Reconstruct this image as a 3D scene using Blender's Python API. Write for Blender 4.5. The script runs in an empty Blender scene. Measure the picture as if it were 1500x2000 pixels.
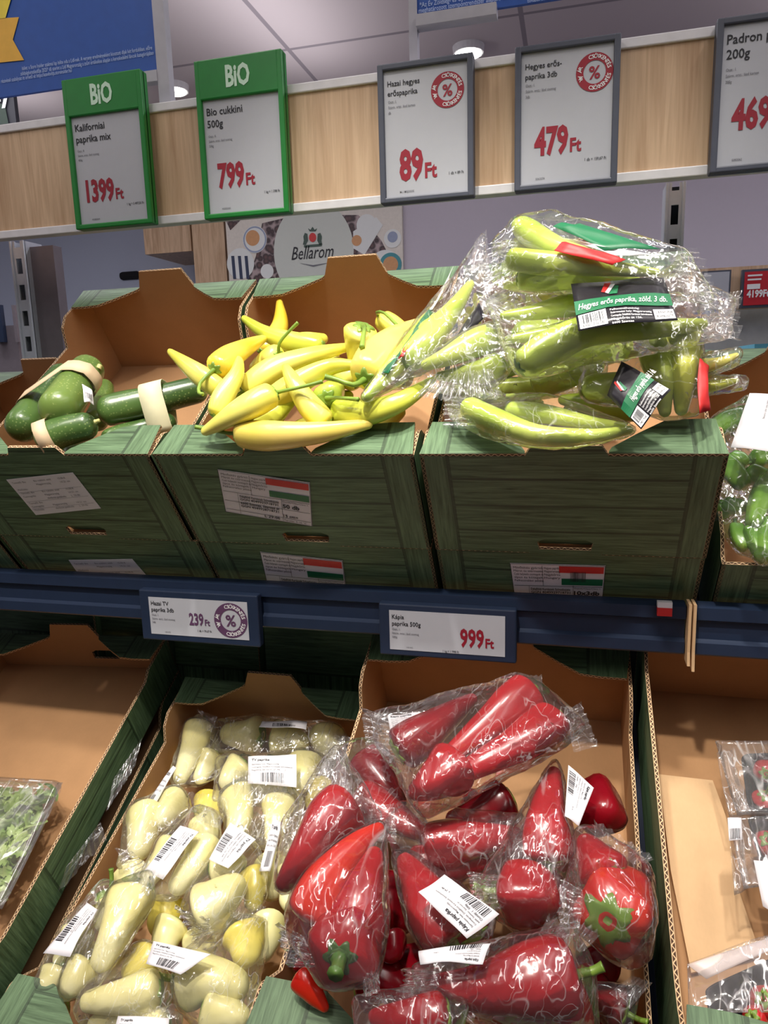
import bpy, bmesh, math, random
from mathutils import Vector, Matrix, noise
from mathutils.bvhtree import BVHTree
random.seed(7)
S = bpy.context.scene
COL = S.collection
R = math.radians
V3 = Vector

# ------------------------------------------------------------------ camera
YAW, PITCH, ROLL, FPX = R(14.83), R(10.63), R(1.61), 1403.0
CAM = V3((0, 0, 1.5))
_f = V3((-math.sin(YAW) * math.cos(PITCH), math.cos(YAW) * math.cos(PITCH), -math.sin(PITCH)))
_r0 = V3((math.cos(YAW), math.sin(YAW), 0))
_d0 = _f.cross(_r0)
_r = _r0 * math.cos(ROLL) + _d0 * math.sin(ROLL)
_d = _f.cross(_r)
cd = bpy.data.cameras.new('camera')
cd.sensor_fit = 'VERTICAL'
cd.sensor_height = 36
cd.lens = FPX / 2000 * 36
cd.clip_start = 0.02
cam = bpy.data.objects.new('camera', cd)
COL.objects.link(cam)
cam.matrix_world = Matrix(((_r.x, -_d.x, -_f.x, 0), (_r.y, -_d.y, -_f.y, 0), (_r.z, -_d.z, -_f.z, 1.5), (0, 0, 0, 1)))
S.camera = cam

# ------------------------------------------------------------------ light
S.view_settings.view_transform = 'Standard'
S.view_settings.look = 'None'
S.view_settings.gamma = 1
S.view_settings.use_curve_mapping = False
S.view_settings.exposure = 0.0
S.cycles.transparent_max_bounces = 40
S.cycles.max_bounces = 8
w = bpy.data.worlds.new('world')
S.world = w
w.use_nodes = True
w.node_tree.nodes['Background'].inputs[0].default_value = (0.90, 0.88, 1.0, 1)
w.node_tree.nodes['Background'].inputs[1].default_value = 0.08


def area(name, loc, target, sx, sy, power, col, spread=180):
    l = bpy.data.lights.new(name, 'AREA')
    l.shape = 'RECTANGLE'
    l.size, l.size_y, l.energy, l.color = sx, sy, power, col
    l.spread = R(spread)
    o = bpy.data.objects.new(name, l)
    COL.objects.link(o)
    o.location = loc
    o.rotation_euler = (V3(target) - V3(loc)).to_track_quat('-Z', 'Y').to_euler()
    return o


def spot(name, loc, target, power, col, ang, blend=0.5, rad=0.05):
    l = bpy.data.lights.new(name, 'SPOT')
    l.energy, l.color, l.spot_size, l.spot_blend, l.shadow_soft_size = power, col, R(ang), blend, rad
    o = bpy.data.objects.new(name, l)
    COL.objects.link(o)
    o.location = loc
    o.rotation_euler = (V3(target) - V3(loc)).to_track_quat('-Z', 'Y').to_euler()
    return o


for lx, ly, lp in ((-0.9, -0.1, 10), (0.7, -0.1, 10), (-2.4, -0.1, 10), (2.3, -0.1, 10)):
    area('ceiling_strip_light', (lx, ly, 2.85), (lx, ly + 0.2, 0), 0.12, 2.4, lp, (1.0, 0.95, 0.9))
    area('ceiling_fill_uplight', (lx, ly, 2.9), (lx, ly, 9), 0.12, 2.4, 6.5, (1.0, 0.95, 0.94))  # upward fill added to brighten the ceiling, not a real fixture
for lx in (-3.2, -1.4, 1.4, 3.2):
    area('ceiling_strip_light', (lx, 2.2, 3.1), (lx, 2.35, 0), 2.4, 0.15, 24, (0.95, 0.94, 1.0))
    area('ceiling_fill_uplight', (lx, 2.9, 2.75), (lx, 2.9, 9), 0.15, 2.4, 7, (1.0, 0.95, 0.97))  # same added ceiling fill over the back aisle
spot('produce_spot', (-0.35, 0.15, 3.05), (-0.3, 0.88, 1.45), 100, (1.0, 0.96, 0.88), 34, 0.6, 0.04)
spot('produce_spot', (0.15, 0.15, 3.05), (0.02, 0.85, 1.45), 80, (1.0, 0.96, 0.88), 34, 0.6, 0.04)
spot('produce_spot', (-0.25, -0.25, 3.05), (-0.24, 0.62, 0.95), 120, (1.0, 0.92, 0.82), 48, 0.7, 0.04)
spot('produce_spot', (-0.75, -0.2, 3.05), (-0.72, 0.55, 0.95), 45, (1.0, 0.92, 0.84), 34, 0.8, 0.04)  # extra fill spot, added to brighten the salad tray

# ------------------------------------------------------------------ helpers
WL = {}


def ray(px, py):
    return _r * ((px - 750) / FPX) + _d * ((py - 1000) / FPX) + _f


def hit(px, py, P0, N):
    d = ray(px, py)
    return CAM + d * ((P0 - CAM).dot(N) / d.dot(N))


def at_y(px, py, Y):
    return hit(px, py, V3((0, Y, 0)), V3((0, 1, 0)))


def at_z(px, py, Z):
    return hit(px, py, V3((0, 0, Z)), V3((0, 0, 1)))


def depth(P):
    return (P - CAM).dot(_f)


class Frame:
    def __init__(s, t, o):
        s.o = V3(o)
        s.D = V3((0, math.cos(t), math.sin(t)))
        s.N = V3((0, -math.sin(t), math.cos(t)))

    def P(s, x, d, n):
        return V3((x, 0, 0)) + s.o + s.D * d + s.N * n

    def at(s, px, py, n=0.0):
        return hit(px, py, s.o + s.N * n, s.N)

    def front(s, px, py, d=0.0):
        return hit(px, py, s.o + s.D * d, s.D)


T1, T2 = R(35), R(24.1)
FU = Frame(T1, (0, 0.724, 1.419))
_n2 = V3((0, -math.sin(T2), math.cos(T2)))
FB = Frame(T2, CAM - _n2 * 0.8355)
FH = Frame(T2, CAM - _n2 * 0.69)
FL = Frame(T2, CAM - _n2 * 0.8055)
FR = Frame(T2, CAM - _n2 * 0.655)


def tag(o, label=None, cat=None, group=None, kind=None):
    if label: o['label'] = label
    if cat: o['category'] = cat
    if group: o['group'] = group
    if kind: o['kind'] = kind
    return o


def thing(name, loc, label, cat, group=None):
    o = bpy.data.objects.new(name, None)
    o.empty_display_size = 0.02
    COL.objects.link(o)
    o.location = loc
    WL[o] = V3(loc)
    return tag(o, label, cat, group)


def obj(name, verts, faces, mats, parent=None, smooth=False, fm=None, uv=None, sm=None):
    verts = [V3(v) for v in verts]
    c = V3((0, 0, 0))
    for v in verts: c += v
    c /= max(1, len(verts))
    me = bpy.data.meshes.new(name)
    me.from_pydata([v - c for v in verts], [], faces)
    if not isinstance(mats, (list, tuple)): mats = [mats]
    for m in mats: me.materials.append(m)
    if fm: me.polygons.foreach_set('material_index', fm)
    if smooth: me.polygons.foreach_set('use_smooth', [True] * len(me.polygons))
    if sm: me.polygons.foreach_set('use_smooth', sm)
    if uv:
        l = me.uv_layers.new(name='uv')
        k = 0
        for f in uv:
            for q in f:
                l.data[k].uv = q
                k += 1
    me.update()
    o = bpy.data.objects.new(name, me)
    COL.objects.link(o)
    if parent is not None:
        o.parent = parent
        o.location = c - WL[parent]
    else:
        o.location = c
    WL[o] = c
    return o


def box_geo(x0, x1, y0, y1, z0, z1, b=0.0):
    v = [(x, y, z) for x in (x0, x1) for y in (y0, y1) for z in (z0, z1)]
    f = [(0, 1, 3, 2), (4, 6, 7, 5), (0, 4, 5, 1), (2, 3, 7, 6), (0, 2, 6, 4), (1, 5, 7, 3)]
    if b <= 0: return [V3(q) for q in v], f
    bm = bmesh.new()
    vs = [bm.verts.new(q) for q in v]
    for q in f: bm.faces.new([vs[i] for i in q])
    bmesh.ops.recalc_face_normals(bm, faces=bm.faces)
    bmesh.ops.bevel(bm, geom=bm.edges[:], offset=b, segments=2, affect='EDGES', profile=0.5)
    bm.verts.index_update()
    r = ([q.co.copy() for q in bm.verts], [tuple(q.index for q in f2.verts) for f2 in bm.faces])
    bm.free()
    return r


def box(name, x0, x1, y0, y1, z0, z1, m, parent=None, b=0.0):
    v, f = box_geo(x0, x1, y0, y1, z0, z1, b)
    return obj(name, v, f, m, parent)


def merge(parts):
    V, F = [], []
    for v, f in parts:
        k = len(V)
        V += list(v)
        F += [tuple(i + k for i in q) for q in f]
    return V, F


# ------------------------------------------------------------------ materials
def srgb(r, g, b):
    return tuple(((c / 255) / 12.92 if c / 255 <= 0.04045 else ((c / 255 + 0.055) / 1.055) ** 2.4) for c in (r, g, b)) + (1.0,)


class NT:
    def __init__(s, name):
        s.m = bpy.data.materials.new(name)
        s.m.use_nodes = True
        s.t = s.m.node_tree
        s.b = s.t.nodes.get('Principled BSDF')
        s.out = s.t.nodes.get('Material Output')

    def n(s, typ, **kw):
        q = s.t.nodes.new(typ)
        for k, v in kw.items(): setattr(q, k, v)
        return q

    def l(s, a, b): s.t.links.new(a, b)

    def math(s, op, a, b=None, c=None, clamp=False):
        q = s.n('ShaderNodeMath', operation=op)
        q.use_clamp = clamp
        for i, x in enumerate((a, b, c)):
            if x is None: continue
            if isinstance(x, (int, float)): q.inputs[i].default_value = x
            else: s.l(x, q.inputs[i])
        return q.outputs[0]

    def mix(s, f, a, b, blend='MIX'):
        q = s.n('ShaderNodeMix', data_type='RGBA', blend_type=blend)
        for i, x in ((0, f), (6, a), (7, b)):
            if isinstance(x, (int, float)): q.inputs[i].default_value = x
            elif isinstance(x, tuple): q.inputs[i].default_value = x
            else: s.l(x, q.inputs[i])
        return q.outputs[2]

    def noise(s, scale, vec=None, detail=3, rough=0.5, dist=0):
        q = s.n('ShaderNodeTexNoise')
        q.inputs['Scale'].default_value = scale
        q.inputs['Detail'].default_value = detail
        q.inputs['Roughness'].default_value = rough
        q.inputs['Distortion'].default_value = dist
        if vec is not None: s.l(vec, q.inputs['Vector'])
        return q.outputs['Fac']

    def ramp(s, f, stops):
        q = s.n('ShaderNodeValToRGB')
        e = q.color_ramp.elements
        e[0].position, e[0].color = stops[0]
        e[1].position, e[1].color = stops[-1]
        for p, c in stops[1:-1]:
            x = e.new(p)
            x.color = c
        s.l(f, q.inputs[0])
        return q.outputs[0]

    def coord(s, which='Object', scale=(1, 1, 1)):
        t = s.n('ShaderNodeTexCoord')
        mp = s.n('ShaderNodeMapping')
        mp.inputs['Scale'].default_value = scale
        s.l(t.outputs[which], mp.inputs[0])
        return mp.outputs[0]

    def bump(s, h, st=0.3, dist=0.001, to=None):
        q = s.n('ShaderNodeBump')
        q.inputs['Strength'].default_value = st
        q.inputs['Distance'].default_value = dist
        s.l(h, q.inputs['Height'])
        s.l(q.outputs[0], to or s.b.inputs['Normal'])
        return q.outputs[0]


def plain(name, col, rough=0.5, metal=0.0, spec=0.5, bump=0.0, var=0.06):
    k = NT(name)
    nz = k.noise(60, k.coord(), 3)
    c2 = tuple(min(1, x * (1 + var * 2)) for x in col[:3]) + (1,)
    c1 = tuple(x * (1 - var * 2) for x in col[:3]) + (1,)
    k.l(k.mix(nz, c1, c2), k.b.inputs['Base Color'])
    k.b.inputs['Roughness'].default_value = rough
    k.b.inputs['Metallic'].default_value = metal
    k.b.inputs['Specular IOR Level'].default_value = spec
    if bump: k.bump(nz, bump, 0.002)
    return k.m


def crate_green(name, light, dark):
    k = NT(name)
    uvn = k.n('ShaderNodeUVMap').outputs[0]
    sp = k.n('ShaderNodeSeparateXYZ')
    k.l(uvn, sp.inputs[0])
    u, v = sp.outputs[0], sp.outputs[1]
    mp = k.n('ShaderNodeMapping')
    mp.inputs['Scale'].default_value = (14, 260, 1)
    k.l(uvn, mp.inputs[0])
    grain = k.noise(1.0, mp.outputs[0], 5, 0.65, 0.4)
    mp2 = k.n('ShaderNodeMapping')
    mp2.inputs['Scale'].default_value = (260, 14, 1)
    k.l(uvn, mp2.inputs[0])
    grain2 = k.noise(1.0, mp2.outputs[0], 5, 0.65, 0.4)
    # stiles: within 32 mm of either side (u runs 0..1 over the panel width in z of uv map scaled to metres, side marks at |u-c|)
    au = k.math('ABSOLUTE', u)
    stile = k.math('GREATER_THAN', au, 0.118)
    g = k.math('ADD', k.math('MULTIPLY', grain, k.math('SUBTRACT', 1, stile)), k.math('MULTIPLY', grain2, stile))
    base = k.ramp(g, [(0.3, dark), (0.52, tuple((a + b) / 2 for a, b in zip(dark, light))), (0.72, light)])
    pl = k.math('PINGPONG', v, 0.0195)
    line = k.math('LESS_THAN', pl, 0.0016)
    line = k.math('MULTIPLY', line, k.math('SUBTRACT', 1, stile))
    sl = k.math('LESS_THAN', k.math('ABSOLUTE', k.math('SUBTRACT', au, 0.118)), 0.002)
    lines = k.math('MAXIMUM', line, sl)
    k.l(k.mix(k.math('MULTIPLY', lines, 0.62), base, tuple(x * 0.25 for x in dark[:3]) + (1,)), k.b.inputs['Base Color'])
    k.b.inputs['Roughness'].default_value = 0.55
    k.bump(g, 0.15, 0.0006)
    return k.m


def corrugated(name):
    k = NT(name)
    uvn = k.n('ShaderNodeUVMap').outputs[0]
    sp = k.n('ShaderNodeSeparateXYZ')
    k.l(uvn, sp.inputs[0])
    tri = k.math('DIVIDE', k.math('PINGPONG', sp.outputs[0], 0.0035), 0.0035)
    d = k.math('ABSOLUTE', k.math('SUBTRACT', k.math('ADD', k.math('MULTIPLY', tri, 0.7), 0.15), sp.outputs[1]))
    flute = k.math('LESS_THAN', d, 0.15)
    e = k.math('GREATER_THAN', k.math('ABSOLUTE', k.math('SUBTRACT', sp.outputs[1], 0.5)), 0.36)
    f = k.math('MAXIMUM', flute, e)
    k.l(k.mix(f, srgb(70, 45, 28), srgb(214, 180, 140)), k.b.inputs['Base Color'])  # dark colour paints the shade inside the hollows between flutes
    k.b.inputs['Roughness'].default_value = 0.85
    return k.m


def cardboard(name, col):
    k = NT(name)
    a = k.noise(30, k.coord('Object', (1, 1, 1)), 4)
    b = k.noise(400, k.coord('Object', (1, 0.1, 1)), 2)
    c1 = tuple(x * 0.86 for x in col[:3]) + (1,)
    c2 = tuple(min(1, x * 1.12) for x in col[:3]) + (1,)
    k.l(k.mix(k.math('ADD', k.math('MULTIPLY', a, 0.7), k.math('MULTIPLY', b, 0.3)), c1, c2), k.b.inputs['Base Color'])
    k.b.inputs['Roughness'].default_value = 0.75
    k.b.inputs['Specular IOR Level'].default_value = 0.25
    k.bump(b, 0.06, 0.0005)
    return k.m


def skin(name, c1, c2, rough=0.28, scale=14, spec=0.5, speck=None):
    k = NT(name)
    a = k.noise(scale, k.coord(), 3, 0.5)
    col = k.ramp(a, [(0.35, c1), (0.65, c2)])
    if speck:
        vo = k.n('ShaderNodeTexVoronoi')
        vo.inputs['Scale'].default_value = 260
        k.l(k.coord(), vo.inputs['Vector'])
        n2 = k.noise(35, k.coord(), 2)
        fl = k.math('MULTIPLY', k.math('LESS_THAN', vo.outputs['Distance'], 0.26), k.math('GREATER_THAN', n2, 0.46))
        col = k.mix(k.math('MULTIPLY', fl, 0.55), col, speck)
    k.l(col, k.b.inputs['Base Color'])
    k.b.inputs['Roughness'].default_value = rough
    k.b.inputs['Specular IOR Level'].default_value = spec
    k.b.inputs['Coat Weight'].default_value = 0.25
    k.b.inputs['Coat Roughness'].default_value = 0.12
    k.bump(k.noise(45, k.coord(), 2), 0.12, 0.003)
    return k.m


def film(name, tint=(0.985, 0.985, 0.99, 1), haze=0.03, refl=1.0, scale=30, lines=0.30, bumpd=0.006):
    """thin clear film: transparent, mirror-like, crossed by long creases in a direction of its own on every bag"""
    k = NT(name)
    k.t.nodes.remove(k.b)
    oi = k.n('ShaderNodeObjectInfo')
    tc = k.n('ShaderNodeTexCoord')
    H, Ln = None, None
    for q, (sc, st, ang, thr) in enumerate(((1.0, 0.10, (6.3, 17.0, 29.0), 0.012), (1.3, 0.16, (41.0, 9.0, 53.0), 0.010), (2.4, 0.30, (23.0, 71.0, 13.0), 0.012))):
        rot = k.n('ShaderNodeCombineXYZ')
        for a, m_ in enumerate(ang): k.l(k.math('MULTIPLY', oi.outputs['Random'], m_), rot.inputs[a])
        mp = k.n('ShaderNodeMapping')
        mp.inputs['Scale'].default_value = (1, st, 0.8)
        k.l(rot.outputs[0], mp.inputs['Rotation'])
        k.l(tc.outputs['Object'], mp.inputs[0])
        nz = k.noise(scale * sc, mp.outputs[0], 1.5, 0.45)
        rd = k.math('ABSOLUTE', k.math('SUBTRACT', nz, 0.5))
        mask = k.math('MULTIPLY', k.math('SUBTRACT', k.noise(19 + 5 * q, tc.outputs['Object'], 1), 0.45), 6.0, None, True)
        hh = k.math('MULTIPLY', k.math('SUBTRACT', 0.35, rd), (1.0, 0.9, 0.8)[q])
        if q == 2: hh = k.math('MULTIPLY', hh, mask)
        ln = k.math('MULTIPLY', k.math('SUBTRACT', 1, k.math('DIVIDE', rd, thr), None, True), mask)
        H = hh if H is None else k.math('ADD', H, hh)
        Ln = ln if Ln is None else k.math('MAXIMUM', Ln, ln)
    bp = k.n('ShaderNodeBump')
    bp.inputs['Strength'].default_value = 0.9
    bp.inputs['Distance'].default_value = bumpd
    k.l(H, bp.inputs['Height'])
    tr = k.n('ShaderNodeBsdfTransparent')
    tr.inputs[0].default_value = tint
    gl = k.n('ShaderNodeBsdfAnisotropic')
    gl.inputs['Roughness'].default_value = 0.08
    gl.inputs['Color'].default_value = (1, 1, 1, 1)
    k.l(bp.outputs[0], gl.inputs['Normal'])
    fr = k.n('ShaderNodeFresnel')
    fr.inputs['IOR'].default_value = 1.45
    fac = k.math('ADD', k.math('MULTIPLY', fr.outputs[0], 0.7 * refl), 0.08 * refl, None, True)
    df = k.n('ShaderNodeBsdfTranslucent')
    df.inputs[0].default_value = (0.95, 0.95, 0.97, 1)
    dd = k.n('ShaderNodeBsdfDiffuse')
    dd.inputs[0].default_value = (0.95, 0.95, 0.97, 1)
    ms = k.n('ShaderNodeMixShader')
    ms.inputs[0].default_value = 0.6
    k.l(df.outputs[0], ms.inputs[1])
    k.l(dd.outputs[0], ms.inputs[2])
    hz = k.math('ADD', k.math('MULTIPLY', Ln, lines), haze)  # pale crease lines paint glints in; haze adds a painted milky sheen
    m1 = k.n('ShaderNodeMixShader')
    k.l(hz, m1.inputs[0])
    k.l(tr.outputs[0], m1.inputs[1])
    k.l(ms.outputs[0], m1.inputs[2])
    m2 = k.n('ShaderNodeMixShader')
    k.l(fac, m2.inputs[0])
    k.l(m1.outputs[0], m2.inputs[1])
    k.l(gl.outputs[0], m2.inputs[2])
    k.l(m2.outputs[0], k.out.inputs[0])
    return k.m


def wood(name, c1, c2):
    k = NT(name)
    co = k.coord('Object', (9, 9, 0.7))
    a = k.noise(3, co, 6, 0.6, 1.2)
    b = k.noise(40, k.coord('Object', (6, 6, 0.25)), 3)
    f = k.math('ADD', k.math('MULTIPLY', a, 0.75), k.math('MULTIPLY', b, 0.25))
    k.l(k.ramp(f, [(0.36, c1), (0.62, c2)]), k.b.inputs['Base Color'])
    k.b.inputs['Roughness'].default_value = 0.5
    k.bump(f, 0.05, 0.001)
    return k.m


def emis(name, col, st):
    k = NT(name)
    k.b.inputs['Base Color'].default_value = col
    k.b.inputs['Emission Color'].default_value = col
    k.b.inputs['Emission Strength'].default_value = st
    return k.m


GREEN = crate_green('crate_print_green', srgb(112, 142, 104), srgb(50, 74, 44))
BROWN = cardboard('kraft_inside', srgb(178, 136, 96))
PALE = cardboard('pale_liner', srgb(214, 178, 136))
CORR = corrugated('corrugated_edge')
OAK = wood('light_oak_laminate', srgb(184, 148, 114), srgb(222, 190, 156))
WHITE = plain('white_edge', srgb(228, 226, 230), 0.45)
PAPER = plain('label_paper', srgb(236, 233, 238), 0.6, var=0.02)
EPAPER = plain('display_grey', srgb(186, 188, 196), 0.35, var=0.015)
RAILBLUE = plain('rail_blue', srgb(31, 44, 68), 0.45, 0.0)
SIGNGREY = plain('sign_frame_grey', srgb(76, 80, 94), 0.45)
SIGNGREEN = plain('sign_frame_green', srgb(28, 128, 52), 0.4)
INK = plain('ink_black', srgb(28, 28, 36), 0.6)
INKGREY = plain('ink_grey', srgb(110, 110, 118), 0.6)
INKRED = plain('ink_red', srgb(150, 22, 44), 0.5)
FLAGRED = plain('flag_red', srgb(206, 44, 44), 0.5)
FLAGGREEN = plain('flag_green', srgb(24, 108, 68), 0.45)
LBLACK = plain('label_black', srgb(34, 32, 38), 0.3, bump=0.2)
LWHITE = plain('print_white', srgb(240, 240, 242), 0.5)
BANNER = plain('banner_blue', srgb(38, 84, 168), 0.5)
GOLD = plain('ribbon_gold', srgb(232, 178, 66), 0.5)
GOLDL = plain('ribbon_yellow', srgb(236, 212, 70), 0.5)
STEEL = plain('galvanised_steel', srgb(206, 212, 222), 0.35, 0.35)
GREYP = plain('grey_panel', srgb(126, 118, 124), 0.4, 0.3)
FRAMEG = plain('frame_grey', srgb(178, 176, 186), 0.45)
DARK = plain('dark_hole', srgb(24, 24, 28), 0.8)
STEMG = skin('stem_green', srgb(96, 128, 46), srgb(140, 168, 66), 0.45)
STEMD = skin('stem_dark_green', srgb(58, 92, 44), srgb(92, 124, 56), 0.45)
FILM = film('clear_film')
FILMD = film('clear_film_dense', haze=0.06, refl=0.8, lines=0.4)
SKINS = {
    'yel': skin('pepper_yellow', srgb(228, 218, 78), srgb(240, 231, 116)),
    'lim': skin('pepper_lime', srgb(182, 196, 52), srgb(220, 222, 86)),
    'ora': skin('pepper_golden', srgb(236, 194, 40), srgb(242, 216, 84)),
    'pea': skin('pepper_peach', srgb(236, 216, 92), srgb(242, 214, 116)),
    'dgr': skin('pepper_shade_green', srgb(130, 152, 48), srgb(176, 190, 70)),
    'grn': skin('pepper_bright_green', srgb(166, 188, 62), srgb(202, 214, 104)),
    'tv': skin('pepper_wax', srgb(226, 216, 140), srgb(240, 234, 182)),
    'tvy': skin('pepper_wax_yellow', srgb(228, 208, 78), srgb(236, 222, 120)),
    'red': skin('pepper_red', srgb(138, 8, 20), srgb(174, 14, 24), 0.24),
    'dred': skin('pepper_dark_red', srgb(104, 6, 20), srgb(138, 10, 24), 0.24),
    'ored': skin('pepper_orange_red', srgb(178, 18, 14), srgb(206, 44, 14), 0.24),
    'pad': skin('pepper_padron', srgb(74, 124, 36), srgb(120, 164, 58), 0.25),
    'zuc': skin('zucchini_green', srgb(54, 82, 40), srgb(86, 116, 58), 0.3, 9, speck=srgb(140, 160, 96)),
    'zul': skin('zucchini_light', srgb(84, 112, 50), srgb(112, 136, 66), 0.32, 9, speck=srgb(168, 180, 110)),
    'tom': skin('tomato_red', srgb(176, 24, 30), srgb(200, 44, 44), 0.22),
}

# ------------------------------------------------------------------ text
_tc = {}
CAPH = 1.0


def text_geo(s, bold=0.0, shear=0.0):
    key = (s, bold, shear)
    if key in _tc: return _tc[key]
    cu = bpy.data.curves.new('t', 'FONT')
    cu.body = s
    cu.size = 1
    cu.offset = bold
    cu.shear = shear
    cu.resolution_u = 2
    o = bpy.data.objects.new('t', cu)
    COL.objects.link(o)
    dg = bpy.context.evaluated_depsgraph_get()
    me = o.evaluated_get(dg).to_mesh()
    vs = [(v.co.x, v.co.y) for v in me.vertices]
    fs = [tuple(p.vertices) for p in me.polygons]
    o.evaluated_get(dg).to_mesh_clear()
    bpy.data.objects.remove(o)
    bpy.data.curves.remove(cu)
    if not vs: vs, fs = [(0, 0)], []
    vs = [(a / CAPH, b / CAPH) for a, b in vs]
    x0 = min(v[0] for v in vs)
    x1 = max(v[0] for v in vs)
    _tc[key] = ([(v[0] - x0, v[1]) for v in vs], fs, x1 - x0)
    return _tc[key]


CAPH = max(q[1] for q in text_geo('H')[0])
_tc.clear()


class Sheet:
    """a small printed sheet: four corners (top-left, top-right, bottom-right, bottom-left), units metres from the top-left"""

    def __init__(s, c, bulge=0.0, wob=0.0, toward=None):
        s.c = [V3(p) for p in c]
        s.w = ((s.c[1] - s.c[0]).length + (s.c[2] - s.c[3]).length) / 2
        s.h = ((s.c[3] - s.c[0]).length + (s.c[2] - s.c[1]).length) / 2
        s.n = (s.c[3] - s.c[0]).cross(s.c[1] - s.c[0]).normalized()
        if s.n.dot((toward or CAM) - s.c[0]) < 0: s.n = -s.n
        s.bulge, s.wob = bulge, wob
        s.seed = random.random() * 50

    def P(s, a, b, lift=0.0):
        q = s.c[0].lerp(s.c[1], a).lerp(s.c[3].lerp(s.c[2], a), b)
        z = s.bulge * (1 - (2 * a - 1) ** 2) * (0.4 + 0.6 * (1 - (2 * b - 1) ** 2))
        if s.wob: z += s.wob * math.sin(a * 7 + s.seed) * math.sin(b * 5 + s.seed * 2)
        return q + s.n * (z + lift)

    def sheet(s, name, m, parent, div=1, a0=0, a1=1, b0=0, b1=1, lift=0.0, thick=0.0004, outline=None):
        na = nb = div
        V, F = [], []
        for L in (lift, lift - thick):
            for j in range(nb + 1):
                for i in range(na + 1):
                    V.append(s.P(a0 + (a1 - a0) * i / na, b0 + (b1 - b0) * j / nb, L))
        k = (na + 1) * (nb + 1)
        for j in range(nb):
            for i in range(na):
                q = j * (na + 1) + i
                F.append((q, q + na + 1, q + na + 2, q + 1))
                F.append((q + k, q + k + 1, q + k + na + 2, q + k + na + 1))
        bd = [i for i in range(na + 1)] + [j * (na + 1) + na for j in range(1, nb + 1)] + [nb * (na + 1) + i for i in range(na - 1, -1, -1)] + [j * (na + 1) for j in range(nb - 1, 0, -1)]
        for i in range(len(bd)):
            p, q = bd[i], bd[(i + 1) % len(bd)]
            F.append((p, q, q + k, p + k))
        return obj(name, V, F, m, parent, smooth=div > 1)

    def geo_rect(s, a0, b0, a1, b1, lift, div=1):
        V, F = [], []
        for j in range(div + 1):
            for i in range(div + 1):
                V.append(s.P(a0 + (a1 - a0) * i / div, b0 + (b1 - b0) * j / div, lift))
        for j in range(div):
            for i in range(div):
                q = j * (div + 1) + i
                F.append((q, q + div + 1, q + div + 2, q + 1))
        return V, F

    def geo_text(s, txt, a, b, size, lift, bold=0.0, cond=1.0, shear=0.0, align='L', maxw=None, rot=0.0):
        """size = cap height fraction of sheet height; (a,b) = baseline start"""
        vs, fs, wd = text_geo(txt, bold, shear)
        k = size * s.h
        kx = k * cond
        if maxw and wd * kx / s.w > maxw: kx = maxw * s.w / wd
        off = {'L': 0, 'C': wd / 2, 'R': wd}[align]
        V = []
        c, sn = math.cos(rot), math.sin(rot)
        for x, y in vs:
            X, Y = (x - off) * kx, y * k
            X, Y = X * c - Y * sn, X * sn + Y * c
            V.append(s.P(a + X / s.w, b - Y / s.h, lift))
        return V, fs

    def geo_ring(s, a, b, r0, r1, lift, n=40):
        V, F = [], []
        for i in range(n):
            t = 2 * math.pi * i / n
            for r in (r0, r1): V.append(s.P(a + r * math.cos(t) / s.w, b - r * math.sin(t) / s.h, lift))
        for i in range(n):
            p, q = 2 * i, 2 * ((i + 1) % n)
            F.append((p, p + 1, q + 1, q))
        return V, F

    def geo_disc(s, a, b, r, lift, n=28, sy=1.0):
        V = [s.P(a + r * math.cos(2 * math.pi * i / n) / s.w, b - sy * r * math.sin(2 * math.pi * i / n) / s.h, lift) for i in range(n)]
        return V, [tuple(range(n))]

    def geo_poly(s, pts, lift):
        return [s.P(a, b, lift) for a, b in pts], [tuple(range(len(pts)))]

    def geo_arc_text(s, txt, a, b, r, t0, t1, size, lift, bold=0.02):
        parts = []
        n = len(txt)
        for i, ch in enumerate(txt):
            if ch == ' ': continue
            t = t0 + (t1 - t0) * (i + 0.5) / n
            vs, fs, wd = text_geo(ch, bold)
            k = size
            rot = t - math.pi / 2 if t1 < t0 else t + math.pi / 2
            V = []
            for x, y in vs:
                X, Y = (x - wd / 2) * k, (y - 0.5) * k
                X, Y = X * math.cos(rot) - Y * math.sin(rot), X * math.sin(rot) + Y * math.cos(rot)
                V.append(s.P(a + (r * math.cos(t) + X) / s.w, b - (r * math.sin(t) + Y) / s.h, lift))
            parts.append((V, fs))
        return merge(parts)

    def barcode(s, a0, b0, a1, b1, lift, n=22):
        rnd = random.Random(int(s.seed * 99))
        parts = []
        x = a0
        while x < a1:
            wd = (a1 - a0) / n * rnd.choice((0.4, 0.6, 1.0))
            parts.append(s.geo_rect(x, b0, min(x + wd, a1), b1, lift))
            x += wd + (a1 - a0) / n * rnd.choice((0.5, 0.7, 1.0))
        return merge(parts)


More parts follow.
